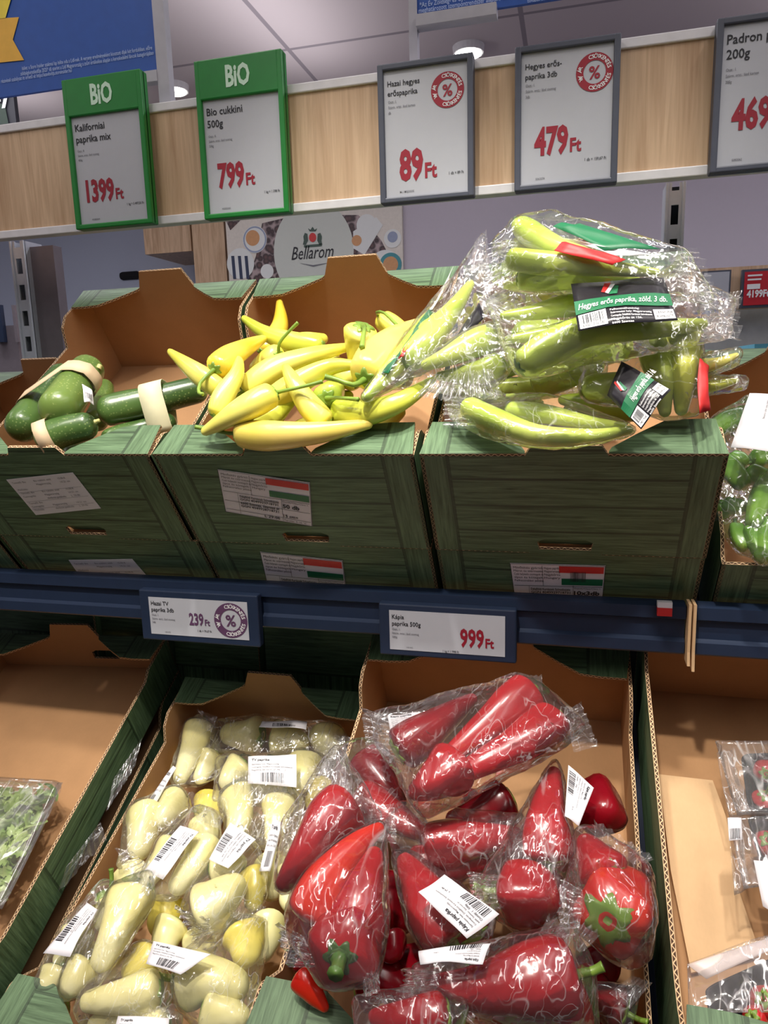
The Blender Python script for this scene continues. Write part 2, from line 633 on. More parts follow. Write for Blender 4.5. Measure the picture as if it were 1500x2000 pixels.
# ------------------------------------------------------------------ crates
def panel(name, poly, fn, W, m, parent, hole=None, uoff=0.0, voff=0.0, swap=False):
    """poly in (u,v); fn(u,v) -> point of the outer face; W = thickness vector towards the inside"""
    pts = list(poly)
    slit = set()
    n0 = len(pts)
    if hole:
        k = 0
        pts = [poly[0]] + list(hole) + [hole[0]] + list(poly)
        # outer start, hole loop, back to outer
        slit = {0, len(hole) + 1}
    n = len(pts)
    V = [fn(u, v) for u, v in pts] + [fn(u, v) + W for u, v in pts]
    F = [tuple(range(n)), tuple(range(2 * n - 1, n - 1, -1))]
    fm = [0, 1]
    uvf = (lambda q: (q[1] + voff, q[0] + uoff)) if swap else (lambda q: (q[0] + uoff, q[1] + voff))
    uv = [[uvf(q) for q in pts], [uvf(q) for q in reversed(pts)]]
    L = 0
    for i in range(n):
        j = (i + 1) % n
        ll = math.hypot(pts[i][0] - pts[j][0], pts[i][1] - pts[j][1])
        if hole and i in slit: continue
        if ll < 1e-6: continue
        F.append((i, j, j + n, i + n))
        fm.append(2)
        uv.append([(L, 0), (L + ll, 0), (L + ll, 1), (L, 1)])
        L += ll
    return obj(name, V, F, m, parent, fm=fm, uv=uv)


def crate(fr, x0, x1, d0, d1, nt, H, label, cat='crate', group='green printed cardboard produce crates', rot=0.0, handle=True, dip=0.04, fl=0.052, tongue=0.013, btongue=0.03,
          frontH=None, side_holes=False, flanges=True, floor=None, bhole=False):
    xc, dc = (x0 + x1) / 2, (d0 + d1) / 2
    cr, sr = math.cos(rot), math.sin(rot)

    def P(x, d, n):
        a, b = x - xc, d - dc
        return fr.P(xc + a * cr - b * sr, dc + a * sr + b * cr, n)

    X = (P(1, 0, 0) - P(0, 0, 0))
    Dv = (P(0, 1, 0) - P(0, 0, 0))
    N = fr.N
    t = 0.004
    o = thing('produce_crate', P(xc, dc, nt - H), label, cat, group)
    bt = nt - H
    M = [GREEN, BROWN, CORR]
    ft = nt if frontH is None else bt + frontH
    hw = 0.036
    top = [(x1, ft), (xc + hw + 0.004, ft), (xc + hw - 0.003, ft + tongue), (xc - hw + 0.003, ft + tongue), (xc - hw - 0.004, ft), (x0, ft)]
    hl = None
    if handle:
        hz = bt + 0.006
        hl = [(xc - 0.028, hz), (xc - 0.03, hz + 0.012), (xc - 0.022, hz + 0.017), (xc + 0.022, hz + 0.017), (xc + 0.03, hz + 0.012), (xc + 0.028, hz)]
    panel('front_panel', [(x0, bt), (x1, bt)] + top, lambda u, v: P(u, d0, v), Dv * t, M, o, hl, -xc, -bt + 0.004)
    if hl:
        hf = [(u * 1.04 + xc * -0.04, v * 1.0) for u, v in hl]
        panel('hole_shade_flap', hf, lambda u, v: P(u, d0 + 0.0045 + max(0.0, hl[3][1] + 0.001 - v) * 0.25, v), Dv * 0.002, M, o, None, -xc, -bt)  # flap added behind the handle hole so the opening stays dark
    bt2 = 0.04
    topb = [(x1, nt), (xc + bt2 + 0.008, nt), (xc + bt2 - 0.004, nt + btongue), (xc - bt2 + 0.004, nt + btongue), (xc - bt2 - 0.008, nt), (x0, nt)]
    hb = None
    if bhole:
        hb = [(xc + 0.02, nt - 0.05), (xc + 0.02, nt - 0.035), (xc + 0.03, nt - 0.03), (xc + 0.065, nt - 0.03), (xc + 0.075, nt - 0.036), (xc + 0.07, nt - 0.05)]
    panel('back_panel', [(x0, bt), (x1, bt)] + topb, lambda u, v: P(u, d1, v), -Dv * t, M, o, hb, -xc, -bt)
    for x, sg in ((x0, 1), (x1, -1)):
        sp = [(d0, bt), (d1, bt), (d1, nt - 0.002), (d1 - 0.07, nt - 0.002), (d1 - 0.088, nt - 0.012), (d1 - 0.1, nt - dip), (d0 + 0.075, nt - dip), (d0 + 0.05, nt - 0.006), (d0 + 0.042, nt - 0.002), (d0, nt - 0.002)]
        if frontH is not None:
            sp = [(d0, bt), (d1, bt), (d1, nt - 0.002), (d1 - 0.07, nt - 0.002), (d1 - 0.1, nt - dip), (d0 + 0.1, nt - dip), (d0 + 0.06, ft + 0.02), (d0 + 0.03, ft + 0.014), (d0 + 0.012, ft), (d0, ft)]
        hh = None
        if side_holes:
            dm = d0 + (d1 - d0) * 0.42
            hh = [(dm - 0.03, bt + H * 0.3), (dm - 0.03, bt + H * 0.42), (dm + 0.03, bt + H * 0.42), (dm + 0.03, bt + H * 0.3)]
        panel('side_panel', sp, lambda u, v, x=x: P(x, u, v), X * t * sg, M, o, hh, -(d0 + d1) / 2, -bt)
    fz = bt + 0.004 if floor is None else floor
    v, f = [], []
    V = [P(x, d, n) for n in (fz, fz - 0.004) for x, d in ((x0 + t, d0 + t), (x1 - t, d0 + t), (x1 - t, d1 - t), (x0 + t, d1 - t))]
    obj('floor_panel', V, [(0, 1, 2, 3), (7, 6, 5, 4), (0, 4, 5, 1), (1, 5, 6, 2), (2, 6, 7, 3), (3, 7, 4, 0)], BROWN, o)
    if flanges:
        for (dd, sg, zt) in ((d0, 1, nt if frontH is None else None), (d1, -1, nt)):
            if zt is None: continue
            for s in (-1, 1):
                xe = x0 if s < 0 else x1
                k = hw + 0.004 if sg > 0 else bt2 + 0.008
                xm = xc + s * k
                W2 = abs(xe - xm)
                po = [(xe, dd), (xm, dd), (xm, dd + sg * 0.004), (xm + s * 0.003, dd + sg * 0.010), (xm + s * W2 * 0.28, dd + sg * fl * 0.62), (xm + s * W2 * 0.5, dd + sg * fl * 0.95), (xm + s * W2 * 0.7, dd + sg * fl), (xe - s * 0.006, dd + sg * fl)]
                panel('top_flange', po, lambda u, v, zt=zt: P(u, v, zt + 0.003), -N * 0.0035, M, o, None, -xc, -dd)
    return o, P


def sticker(parent, fr, c, kind, d=-0.001, flag=True):
    pts = [fr.front(px, py, d) for px, py in c]
    s = Sheet(pts)
    st = s.sheet('sticker', PAPER, parent, 1)
    P = []
    L = 0.0006
    fl = []
    rnd = random.Random(3)

    def tx(t, a, b, sz, mw, bold=0.0):
        P.append(s.geo_text(t, a, b, sz, L, bold, 1.0, maxw=mw))

    if flag:
        fl = [s.geo_rect(0.52, 0.03, 0.985, 0.17, L)]
        fg = [s.geo_rect(0.545, 0.30, 0.985, 0.44, L)]
        for b0, t in ((0.10, 'Minősítés gyártó:'), (0.17, 'Méret és származás:'), (0.24, 'Csak helyesén csomagolt és'), (0.31, 'típus és kötegelt:'), (0.38, 'Felhasználási jelzés:')): tx(t, 0.03, b0, 0.045, 0.32)
        for b0, t in ((0.10, 'Hegyes paprika'), (0.17, 'Magyarország'), (0.24, 'Nagykőrös'), (0.31, 'Hungary')): tx(t, 0.36, b0, 0.045, 0.17)
        for b0, t in ((0.57, 'Délalföldi Kertészek Szövetkezete'), (0.64, 'GGN 4049929718731'), (0.73, '6600 Szentes, Szarvasi út'), (0.80, 'GGN 4049928718731')): tx(t, 0.2, b0, 0.05, 0.44, 0.02)
        tx('50 db' if kind == 'a' else '10x3db', 0.68, 0.66, 0.085, 0.3, 0.03)
        tx('15 cm+' if kind == 'a' else '21 cm +', 0.68, 0.88, 0.06, 0.28, 0.02)
        tx('Osztály/Class/Class: I.', 0.68, 0.53, 0.035, 0.29)
        tx('Tárolás: 5-10 °C', 0.68, 0.97, 0.04, 0.28)
        tx('L 29-06', 0.46, 0.96, 0.06, 0.2, 0.02)
        for b in (0.47, 0.69, 0.9): P.append(s.geo_rect(0.02, b, 0.985, b + 0.008, L))
        for a in (0.34, 0.67): P.append(s.geo_rect(a, 0.03 if a < 0.5 else 0.45, a + 0.004, 0.47 if a < 0.5 else 0.98, L))
        P.append(s.geo_rect(0.18, 0.48, 0.183, 0.98, L))
        for q in ((0.0, 0, 1, 0.008), (0, 0.99, 1, 1), (0, 0, 0.005, 1), (0.995, 0, 1, 1)): P.append(s.geo_rect(*q, L))
        if kind != 'a': P.append(s.barcode(0.64, 0.14, 0.8, 0.36, L * 1.5))
        v, f = merge(fl)
        obj('red_stripe', v, f, FLAGRED, st)
        v, f = merge(fg)
        obj('green_stripe', v, f, FLAGGREEN, st)
    else:
        for i in range(9):
            b = 0.12 + i * 0.095
            for a, t in ((0.05, ('Termelő: Bio', 'Csomagolás', 'Minősítés')[i % 3]), (0.38, ('Bio cukkini, zöld', 'Magyarország', 'ellenőrzött gazdálkodás')[i % 3]), (0.74, ('15.06.8.', '14-21 cm', 'L. 29-06')[i % 3])):
                if (i + int(a * 10)) % 4 != 1: tx(t, a, b, 0.045, 0.28)
        for b in (0.36, 0.62, 0.82): P.append(s.geo_rect(0.03, b, 0.97, b + 0.005, L))
    v, f = merge(P)
    obj('printed_text', v, f, INK if flag else INKGREY, st)
    return st


# ------------------------------------------------------------------ produce
def spline(pts, n):
    P = [pts[0] * 2 - pts[1]] + pts + [pts[-1] * 2 - pts[-2]]
    out = []
    m = len(pts) - 1
    for i in range(n + 1):
        t = (1 - math.cos(math.pi * i / n)) / 2 * m
        k = min(int(t), m - 1)
        u = t - k
        a, b, c, d = P[k:k + 4]
        out.append(0.5 * ((2 * b) + (c - a) * u + (2 * a - 5 * b + 4 * c - d) * u * u + (3 * b - a - 3 * c + d) * u ** 3))
    return out


def frames(sp):
    T = []
    for i in range(len(sp)):
        a, b = sp[max(0, i - 1)], sp[min(len(sp) - 1, i + 1)]
        q = (b - a)
        T.append(q.normalized() if q.length > 1e-9 else V3((0, 0, 1)))
    u = T[0].orthogonal().normalized()
    U = []
    for t in T:
        u = (u - t * u.dot(t)).normalized()
        U.append(u)
    return T, U


def tube(pts, radii, seg=8, n=None):
    sp = spline(pts, n) if n else pts
    m = len(sp)
    T, U = frames(sp)
    V, F = [], []
    for i, p in enumerate(sp):
        f = i / (m - 1) * (len(radii) - 1)
        k = min(int(f), len(radii) - 2)
        r = radii[k] + (radii[k + 1] - radii[k]) * (f - k)
        w2 = T[i].cross(U[i])
        for j in range(seg):
            a = 2 * math.pi * j / seg
            V.append(p + (U[i] * math.cos(a) + w2 * math.sin(a)) * r)
    for i in range(m - 1):
        for j in range(seg):
            a, b = i * seg + j, i * seg + (j + 1) % seg
            F.append((a, b, b + seg, a + seg))
    F.append(tuple(range(seg - 1, -1, -1)))
    F.append(tuple(range((m - 1) * seg, m * seg)))
    return V, F


SHAPE = {
    'hot': (lambda u: (0.86 + 0.28 * math.sin(min(1, u * 3) * math.pi / 2) * (1 - u)) * (1 - 0.66 * u ** 1.9), 3, 0.05, 0.5),
    'kap': (lambda u: (0.95 + 0.12 * math.sin(min(1, u * 2.2) * math.pi)) * (1 - 0.76 * u ** 1.7), 3, 0.07, 0.45),
    'tv': (lambda u: (0.95 + 0.1 * math.sin(min(1, u * 2.5) * math.pi)) * (1 - 0.58 * u ** 1.5), 3, 0.07, 0.5),
    'bell': (lambda u: 0.96 + 0.1 * math.sin(u * math.pi) - 0.22 * u ** 2, 4, 0.1, 0.6),
    'pad': (lambda u: 0.9 + 0.2 * math.sin(u * math.pi) - 0.2 * u, 4, 0.12, 0.5),
    'zuc': (lambda u: 0.86 + 0.16 * u, 8, 0.012, 0.75),
    'tom': (lambda u: 1.0, 5, 0.02, 0.9),
}
CLOUD = {}


def pepper(name, fr, pts, rpx, kind, col, label, cat, group=None, stem=None, calyx=True, stemcol=None, rcal=0.55, stem_r=None, seed=None, n0=0.0, rings=26):
    """pts: [(px,py,height over the crate rim)...] from the stem end to the tip; rpx half width in photo pixels"""
    W = [p if isinstance(p, Vector) else fr.at(p[0], p[1], (p[2] if len(p) > 2 else 0.0) + n0) for p in pts]
    rnd = random.Random(seed if seed is not None else int(abs(pts[0][0] * 7919 + pts[0][1] * 104729)) & 0xffff)
    Rm = rpx * depth(W[0].lerp(W[-1], 0.5)) / FPX
    fn, lob, amp, capk = SHAPE[kind]
    if len(W) == 2 and kind not in ('bell', 'tom'):
        m = W[0].lerp(W[1], 0.5)
        side = (W[1] - W[0]).cross(fr.N).normalized()
        W.insert(1, m + side * Rm * rnd.uniform(-0.3, 0.3) + fr.N * Rm * rnd.uniform(0, 0.2))
    sp = spline(W, rings)
    L = sum((sp[i + 1] - sp[i]).length for i in range(rings))
    acc = [0]
    for i in range(rings): acc.append(acc[-1] + (sp[i + 1] - sp[i]).length)
    T, U = frames(sp)
    seg = 22
    ph = rnd.uniform(0, 6.28)
    c0 = capk * Rm
    rt = Rm * fn(1.0)
    c1 = rt * (0.9 if kind not in ('bell', 'zuc', 'tom') else 0.75)
    V, F = [], []
    tw = rnd.uniform(-0.5, 0.5)
    sd = rnd.uniform(0, 100)
    for i in range(1, rings):
        s = acc[i]
        u = s / L
        r = Rm * fn(u)
        if s < c0: r *= math.sqrt(max(0.0, 1 - (1 - s / c0) ** 2))
        if L - s < c1: r *= math.sqrt(max(0.0, 1 - (1 - (L - s) / c1) ** 2))
        w2 = T[i].cross(U[i])
        for j in range(seg):
            a = 2 * math.pi * j / seg
            k = 1 + amp * math.cos(lob * a + ph + tw * u * 3) * (1 - 0.5 * u if kind != 'bell' else 1)
            q = U[i] * math.cos(a) + w2 * math.sin(a)
            k += 0.07 * noise.noise(V3((u * 3 + sd, q.x * 1.2, q.y * 1.2 + q.z)))
            V.append(sp[i] + q * r * k)
    m = rings - 1
    dimple = 0.35 * c0 if kind in ('bell', 'tv', 'kap', 'tom') else 0.05 * c0
    a0 = len(V)
    V.append(sp[0] + T[0] * dimple)
    V.append(sp[-1])
    for i in range(m - 1):
        for j in range(seg):
            a, b = i * seg + j, i * seg + (j + 1) % seg
            F.append((a, b, b + seg, a + seg))
    for j in range(seg):
        F.append((a0, (j + 1) % seg, j))
        F.append((a0 + 1, (m - 1) * seg + j, (m - 1) * seg + (j + 1) % seg))
    o = thing(name, W[0].lerp(W[-1], 0.5) - fr.N * Rm, label, cat, group)
    obj('flesh', V, F, SKINS[col], o, True)
    CLOUD[o] = (V, F, Rm)
    sg = stemcol or STEMG
    if calyx:
        V, F = [], []
        rc = Rm * fn(0) * rcal
        nl = 6 if kind != 'zuc' else 5
        ns = nl * 6
        K = 5
        w2 = T[0].cross(U[0])
        for lay in (0, 1):
            for k in range(K):
                for j in range(ns):
                    a = 2 * math.pi * j / ns
                    f = (k + 0.15) / (K - 1)
                    rr = rc * f * (1 + (0.22 * math.cos(nl * a + ph) + 0.08 * math.sin(3 * a + sd)) * f)
                    g = min(0.98, rr / (Rm * fn(0)))
                    s = c0 * (1 - math.sqrt(1 - g * g)) + max(0, dimple * (1 - g / 0.35)) * 0.6
                    q = U[0] * math.cos(a) + w2 * math.sin(a)
                    V.append(sp[0] + T[0] * (s - (0.0011 if lay == 0 else -0.0008)) + q * rr)
        for k in range(K - 1):
            for j in range(ns):
                a, b = k * ns + j, k * ns + (j + 1) % ns
                F.append((a, a + ns, b + ns, b))
        k2 = K * ns
        for j in range(ns):
            a, b = (K - 1) * ns + j, (K - 1) * ns + (j + 1) % ns
            F.append((a, a + k2, b + k2, b))
        F.append(tuple(range(ns)))
        obj('calyx', V, F, sg, o, True)
        if stem != 0:
            A = sp[0] + T[0] * 0.001
            if stem:
                sw = [A] + [fr.at(p[0], p[1], (p[2] if len(p) > 2 else pts[0][2] if len(pts[0]) > 2 else 0) + n0) for p in stem]
            else:
                e = -T[0]
                sw = [A, A + e * Rm * 0.6 + fr.N * Rm * 0.1, A + e * Rm * 1.0 + fr.N * Rm * 0.35]
            r = stem_r or min(0.0045, max(0.0022, Rm * 0.15))
            v, f = tube(sw, [r * 1.35, r * 0.85, r * 0.85, r * 1.05], 8, 10)
            obj('stem', v, f, sg, o, True)
    return o


def hull(points):
    bm = bmesh.new()
    for p in points: bm.verts.new(p)
    r = bmesh.ops.convex_hull(bm, input=bm.verts[:])
    bmesh.ops.delete(bm, geom=[e for e in bm.verts if not e.link_faces], context='VERTS')
    return bm


def bag(fr, label, contents, extra, group=None, m=None, shrink=0.35, edge=0.0075, amp=0.0022, name='produce_bag', cat='bag', n0=0.0):
    pts = []
    tv, tf = [], []
    for o in contents:
        V, F, Rm = CLOUD[o]
        k = len(tv)
        tv += V
        tf += [tuple(i + k for i in f) for f in F]
        c = V3((0, 0, 0))
        for p in V: c += p
        c /= len(V)
        for p in V[::2]: pts.append(p + (p - c).normalized() * 0.0025)
    ex = [fr.at(p[0], p[1], (p[2] if len(p) > 2 else 0.0) + n0) for p in extra]
    for p in ex:
        pts += [p, p + fr.N * 0.0025, p + fr.D * 0.002]
    bm = hull(pts)
    bmesh.ops.dissolve_limit(bm, angle_limit=R(4), verts=bm.verts[:], edges=bm.edges[:])
    bmesh.ops.triangulate(bm, faces=bm.faces[:])
    for it in range(6):
        long = [e for e in bm.edges if e.calc_length() > edge]
        if not long or len(bm.faces) > 16000: break
        bmesh.ops.subdivide_edges(bm, edges=long, cuts=1)
        bmesh.ops.triangulate(bm, faces=[f for f in bm.faces if len(f.verts) > 3])
    bmesh.ops.smooth_vert(bm, verts=bm.verts[:], factor=0.4, use_axis_x=True, use_axis_y=True, use_axis_z=True)
    bv = BVHTree.FromPolygons(tv, tf)
    sd = random.uniform(0, 50)
    bm.normal_update()
    mv = {}
    for v in bm.verts:
        q, nn, i, dist = bv.find_nearest(v.co)
        c = v.co.copy()
        if dist and dist > 0.003:
            c = c.lerp(q, shrink * min(1.0, 0.03 / dist) * (0.55 + 0.45 * noise.noise(v.co * 30 + V3((sd, 0, 0)))))
        mv[v] = c
    for v in bm.verts: v.co = mv[v]
    bmesh.ops.smooth_vert(bm, verts=bm.verts[:], factor=0.5, use_axis_x=True, use_axis_y=True, use_axis_z=True)
    bm.normal_update()
    ra = V3((random.uniform(-1, 1), random.uniform(-1, 1), random.uniform(-1, 1))).normalized()
    for v in bm.verts:
        p = (v.co - ra * (v.co.dot(ra) * 0.75)) * 46 + V3((sd, 0, 0))
        rg = 1 - abs(noise.noise(p)) * 2
        rg2 = 1 - abs(noise.noise(p * 2.3)) * 2
        dd = amp * (0.7 * rg + 0.4 * rg2)
        mv[v] = v.co + v.normal * dd
    for v in bm.verts:
        c = mv[v]
        q, nn, i, dist = bv.find_nearest(c)
        if q is not None and (c - q).dot(nn) < 0.0012: c = q + nn * 0.0016
        v.co = c
    bm.verts.index_update()
    rndf = random.Random(int(sd * 100))
    V = [v.co.copy() for v in bm.verts]
    F = [tuple(v.index for v in f.verts) for f in bm.faces]
    bm.free()
    c = V3((0, 0, 0))
    for p in V: c += p
    c /= len(V)
    o = thing(name, c - fr.N * 0.03, label, cat, group)
    obj('film', V, F, m or FILM, o, True)
    return o


def bag_label(parent, fr, c, lines, bar=None, n=0.02, name='paper_label', mat=None, bulge=0.003, n0=0.0, rotate=0, lift=0.0):
    """white printed label lying on a bag; c = photo corners TL,TR,BR,BL of the sheet"""
    pts = [fr.at(p[0], p[1], (p[2] if len(p) > 2 else n) + n0) for p in c]
    if rotate: pts = pts[rotate:] + pts[:rotate]
    s = Sheet(pts, bulge, 0.0012)
    lb = s.sheet(name, mat or PAPER, parent, 8)
    P = []
    for (t, a, b, sz, mw, bold) in lines: P.append(s.geo_text(t, a, b, sz, 0.0006, bold, maxw=mw))
    if bar: P.append(s.barcode(*bar, 0.0006))
    if P:
        v, f = merge(P)
        obj('printed_text', v, f, INK, lb)
    return lb, s



def fan(parent, fr, b0, b1, t0, t1, folds=6, amp=0.004, n0=0.0, m=None):
    """ruffled free end of a film bag, from the gathered base b0-b1 out to the edge t0-t1 (photo points with heights)"""
    B0, B1, A0, A1 = [fr.at(p[0], p[1], p[2] + n0) for p in (b0, b1, t0, t1)]
    N = (B1 - B0).cross(A0 - B0).normalized()
    na, nb = folds * 6, 8
    sd = random.uniform(0, 60)
    V, F = [], []
    for j in range(nb + 1):
        g = j / nb
        for i in range(na + 1):
            a = i / na
            a2 = a + 0.06 * noise.noise(V3((a * 5 + sd, g, 1)))
            q = B0.lerp(B1, a).lerp(A0.lerp(A1, a), g)
            z = abs((a2 * folds) % 1 - 0.5) * 2 - 0.5
            edge = (A1 - A0).length * 0.06 * noise.noise(V3((a * 7 + sd, 3, 1))) * g
            V.append(q + N * (amp * z * (0.35 + 0.65 * g) + amp * 0.8 * noise.noise(V3((a * 4 + sd, g * 3, 5)))) + (A0 - B0).normalized() * edge)
    for j in range(nb):
        for i in range(na):
            q = j * (na + 1) + i
            F.append((q, q + 1, q + na + 2, q + na + 1))
    return obj('film_end', V, F, m or FILMD, parent, True)


# ================================================================== SETTING
def struct(o): return tag(o, kind='structure')


k = NT('ceiling_tiles')
sp_ = k.n('ShaderNodeSeparateXYZ')
k.l(k.coord('Object'), sp_.inputs[0])
gx = k.math('LESS_THAN', k.math('PINGPONG', k.math('ADD', sp_.outputs[0], 0.28), 0.6), 0.012)
gy = k.math('LESS_THAN', k.math('PINGPONG', k.math('ADD', sp_.outputs[1], 0.55), 0.6), 0.012)
k.l(k.mix(k.math('MAXIMUM', gx, gy), srgb(206, 196, 200), srgb(150, 142, 150)), k.b.inputs['Base Color'])
k.b.inputs['Roughness'].default_value = 0.8
CEIL = k.m
WALL = plain('wall_paint', srgb(214, 212, 224), 0.8, var=0.01)
FLOORM = plain('floor_tile', srgb(84, 82, 80), 0.4)
struct(box('ceiling', -6, 6, -2, 6.1, 3.2, 3.25, CEIL))
struct(box('floor', -6, 6, -2, 6.1, -0.05, 0.0, FLOORM))
struct(box('wall_back', -6, 6, 6.0, 6.1, 0.0, 3.2, WALL))
struct(box('wall_left', -6.1, -6, -2, 6.1, 0, 3.2, WALL))
struct(box('wall_right', 6, 6.1, -2, 6.1, 0, 3.2, WALL))

# downlights on the ceiling
LAMP = emis('lamp_glow', (1, 0.97, 0.9, 1), 14)
for (px, py, lab) in ((915, 95, 'bright round ceiling downlight glowing above the price sign that reads 89'), (340, 170, 'small glowing ceiling downlight seen below the large blue banner')):
    p = at_z(px, py, 3.19)
    t = thing('ceiling_downlight', p, lab, 'light', 'ceiling downlights')
    v, f = tube([p + V3((0, 0, 0.012)), p - V3((0, 0, 0.025))], [0.085, 0.08], 24)
    obj('housing', v, f, WHITE, t)
    v, f = tube([p - V3((0, 0, 0.0255)), p - V3((0, 0, 0.03))], [0.07, 0.066], 24)
    obj('lens', v, f, LAMP, t)

# ------------------------------------------------------------------ back of the shop, seen between the crates and the board
YB = 4.6


def rect_y(px0, py0, px1, py1, Y):
    a, b = at_y(px0, py0, Y), at_y(px1, py1, Y)
    return min(a.x, b.x), max(a.x, b.x), min(a.z, b.z), max(a.z, b.z)


struct(box('wall_partition', at_y(447, 500, YB).x - 0.02, 6.0, YB + 0.032, YB + 0.15, 0.0, 3.2, plain('partition_paint', srgb(196, 188, 200), 0.8, var=0.01)))
# coffee poster
c = [at_y(442, 424, YB), at_y(786, 414, YB), at_y(787, 560, YB), at_y(447, 570, YB)]
xa, xb, zb, za = (c[0].x + c[3].x) / 2, (c[1].x + c[2].x) / 2, min(c[2].z, c[3].z) - 0.12, max(c[0].z, c[1].z) + 0.15
t = thing('coffee_poster', (xa / 2 + xb / 2, YB, zb), 'wide coffee poster with cups and beans hanging behind the crates', 'poster')
box('board', xa, xb, YB, YB + 0.03, zb, za, plain('poster_cream', srgb(222, 214, 204), 0.6), t)
s = Sheet([V3((xa, YB, za)), V3((xb, YB, za)), V3((xb, YB, zb)), V3((xa, YB, zb))])


def pb(px, py):
    q = at_y(px, py, YB)
    return (q.x - xa) / (xb - xa), (za - q.z) / (za - zb)


kk = NT('coffee_beans')
vo = kk.n('ShaderNodeTexVoronoi')
vo.inputs['Scale'].default_value = 26
kk.l(kk.coord(), vo.inputs['Vector'])
kk.l(kk.ramp(vo.outputs['Distance'], [(0.1, srgb(98, 68, 66)), (0.5, srgb(52, 34, 40)), (0.8, srgb(170, 150, 150))]), kk.b.inputs['Base Color'])
BEANS = kk.m
PW = plain('poster_white', srgb(226, 228, 226), 0.6, var=0.01)
PSAGE = plain('poster_oval', srgb(206, 210, 202), 0.6, var=0.01)
COFFEE = plain('coffee_cream', srgb(206, 150, 100), 0.5)
TEAL = plain('cup_teal', srgb(60, 140, 150), 0.5)
CUPB = plain('cup_shadow_blue', srgb(150, 160, 186), 0.6)
NAVY = plain('stripe_navy', srgb(50, 60, 88), 0.6)
for v, f in ([s.geo_poly([pb(512, 436), pb(560, 425), pb(560, 560), pb(478, 565), pb(500, 500)], 0.001), s.geo_poly([pb(660, 420), pb(700, 420), pb(720, 440), pb(745, 470), pb(760, 500), pb(720, 520), pb(660, 520)], 0.001), s.geo_poly([pb(440, 428), pb(455, 424), pb(470, 430), pb(450, 450)], 0.001)]): obj('bean_print', v, f, BEANS, t)
a, b = pb(612, 492)
rr = (at_y(690, 492, YB) - at_y(534, 492, YB)).length / 2
v, f = s.geo_disc(a, b, rr, 0.002, 40, 1.15)
obj('oval_print', v, f, PSAGE, t)
pp = []
for px, py, r in ((498, 468, 26), (716, 440, 20), (767, 466, 17), (752, 520, 30), (470, 515, 30), (522, 530, 14)):
    a, b = pb(px, py)
    pp.append(s.geo_disc(a, b, r * YB / FPX, 0.003))
pp.append(s.geo_poly([pb(690, 452), pb(735, 424), pb(748, 440), pb(712, 498), pb(690, 485)], 0.0028))
for v, f in pp: obj('saucer_print', v, f, PW, t)
pp = [s.geo_disc(*pb(494, 465), 15 * YB / FPX, 0.004), s.geo_disc(*pb(697, 470), 10 * YB / FPX, 0.004), s.geo_disc(*pb(763, 517), 15 * YB / FPX, 0.0045)]
for v, f in pp: obj('coffee_print', v, f, COFFEE, t)
v, f = s.geo_ring(*pb(763, 517), 15 * YB / FPX, 22 * YB / FPX, 0.004)
obj('teal_cup_print', v, f, TEAL, t)
pp = [s.geo_disc(*pb(767, 463), 10 * YB / FPX, 0.004), s.geo_ring(*pb(498, 468), 22 * YB / FPX, 25 * YB / FPX, 0.0035)]
for v, f in pp: obj('cup_shadow_print', v, f, CUPB, t)
pp = [s.geo_poly([pb(452 + i * 13, 500), pb(458 + i * 13, 500), pb(462 + i * 13, 545), pb(456 + i * 13, 545)], 0.004) for i in range(3)]
for v, f in pp: obj('stripe_print', v, f, NAVY, t)
# crest with two supporters
k1 = 1 / FPX * YB
v, f = merge([s.geo_disc(*pb(611, 464), 7.5 * k1, 0.005, 20, 1.15)])
obj('crest_shield', v, f, FLAGRED, t)
pp = []
for sx in (-1, 1):
    pp.append(s.geo_poly([pb(611 + sx * 10, 457), pb(611 + sx * 15, 455), pb(611 + sx * 18, 462), pb(611 + sx * 17, 470), pb(611 + sx * 19, 478), pb(611 + sx * 13, 478), pb(611 + sx * 9, 470)], 0.005))
pp.append(s.geo_poly([pb(605, 452), pb(602, 446), pb(607, 449), pb(611, 443), pb(615, 449), pb(620, 446), pb(617, 452)], 0.005))
pp.append(s.geo_rect(*pb(594, 479), *pb(629, 481), 0.005))
v, f = merge(pp)
obj('crest_supporters', v, f, plain('crest_green', srgb(70, 90, 80), 0.6), t)
a, b = pb(570, 508)
v, f = s.geo_text('Bellarom', a, b, 24 * k1 / s.h, 0.005, 0.0, 1.0, 0.35, maxw=88 * k1 / s.w)
obj('lettering', v, f, INK, t)
v, f = s.geo_poly([pb(585, 514), pb(612, 518), pb(650, 512), pb(612, 521)], 0.005)
obj('lettering_swash', v, f, INKGREY, t)

# wooden cladding and white cupboard left of the poster
xa, xb, z0_, z1_ = rect_y(374, 440, 445, 565, 4.7)
tag(box('oak_pillar', xa, xb, 4.7, 4.9, 0.0, 3.2, OAK), 'oak pillar standing left of the coffee poster', 'pillar')
xa, xb, z0_, z1_ = rect_y(278, 430, 374, 490, 4.75)
tag(box('oak_bulkhead', xa, xb, 4.75, 5.3, z0_, z1_ + 0.25, OAK), 'short oak bulkhead jutting left from the pillar', 'bulkhead')
xa, xb, z0_, z1_ = rect_y(90, 430, 372, 700, 5.4)
t = thing('white_cupboard', ((xa + xb) / 2, 5.5, 0), 'tall white cupboard door with a black oval grip', 'cupboard')
box('door', xa - 0.6, xb + 0.3, 5.4, 5.5, 0, z1_ + 0.9, plain('cupboard_white', srgb(204, 212, 232), 0.5, var=0.01), t)
p = at_y(253, 538, 5.38)
v, f = box_geo(p.x - 0.092, p.x + 0.092, 5.36, 5.4, p.z - 0.03, p.z + 0.03, 0.0)
v, f = box_geo(p.x - 0.092, p.x + 0.092, 5.36, 5.41, p.z - 0.032, p.z + 0.032, 0.024)
obj('handle', v, f, DARK, t)
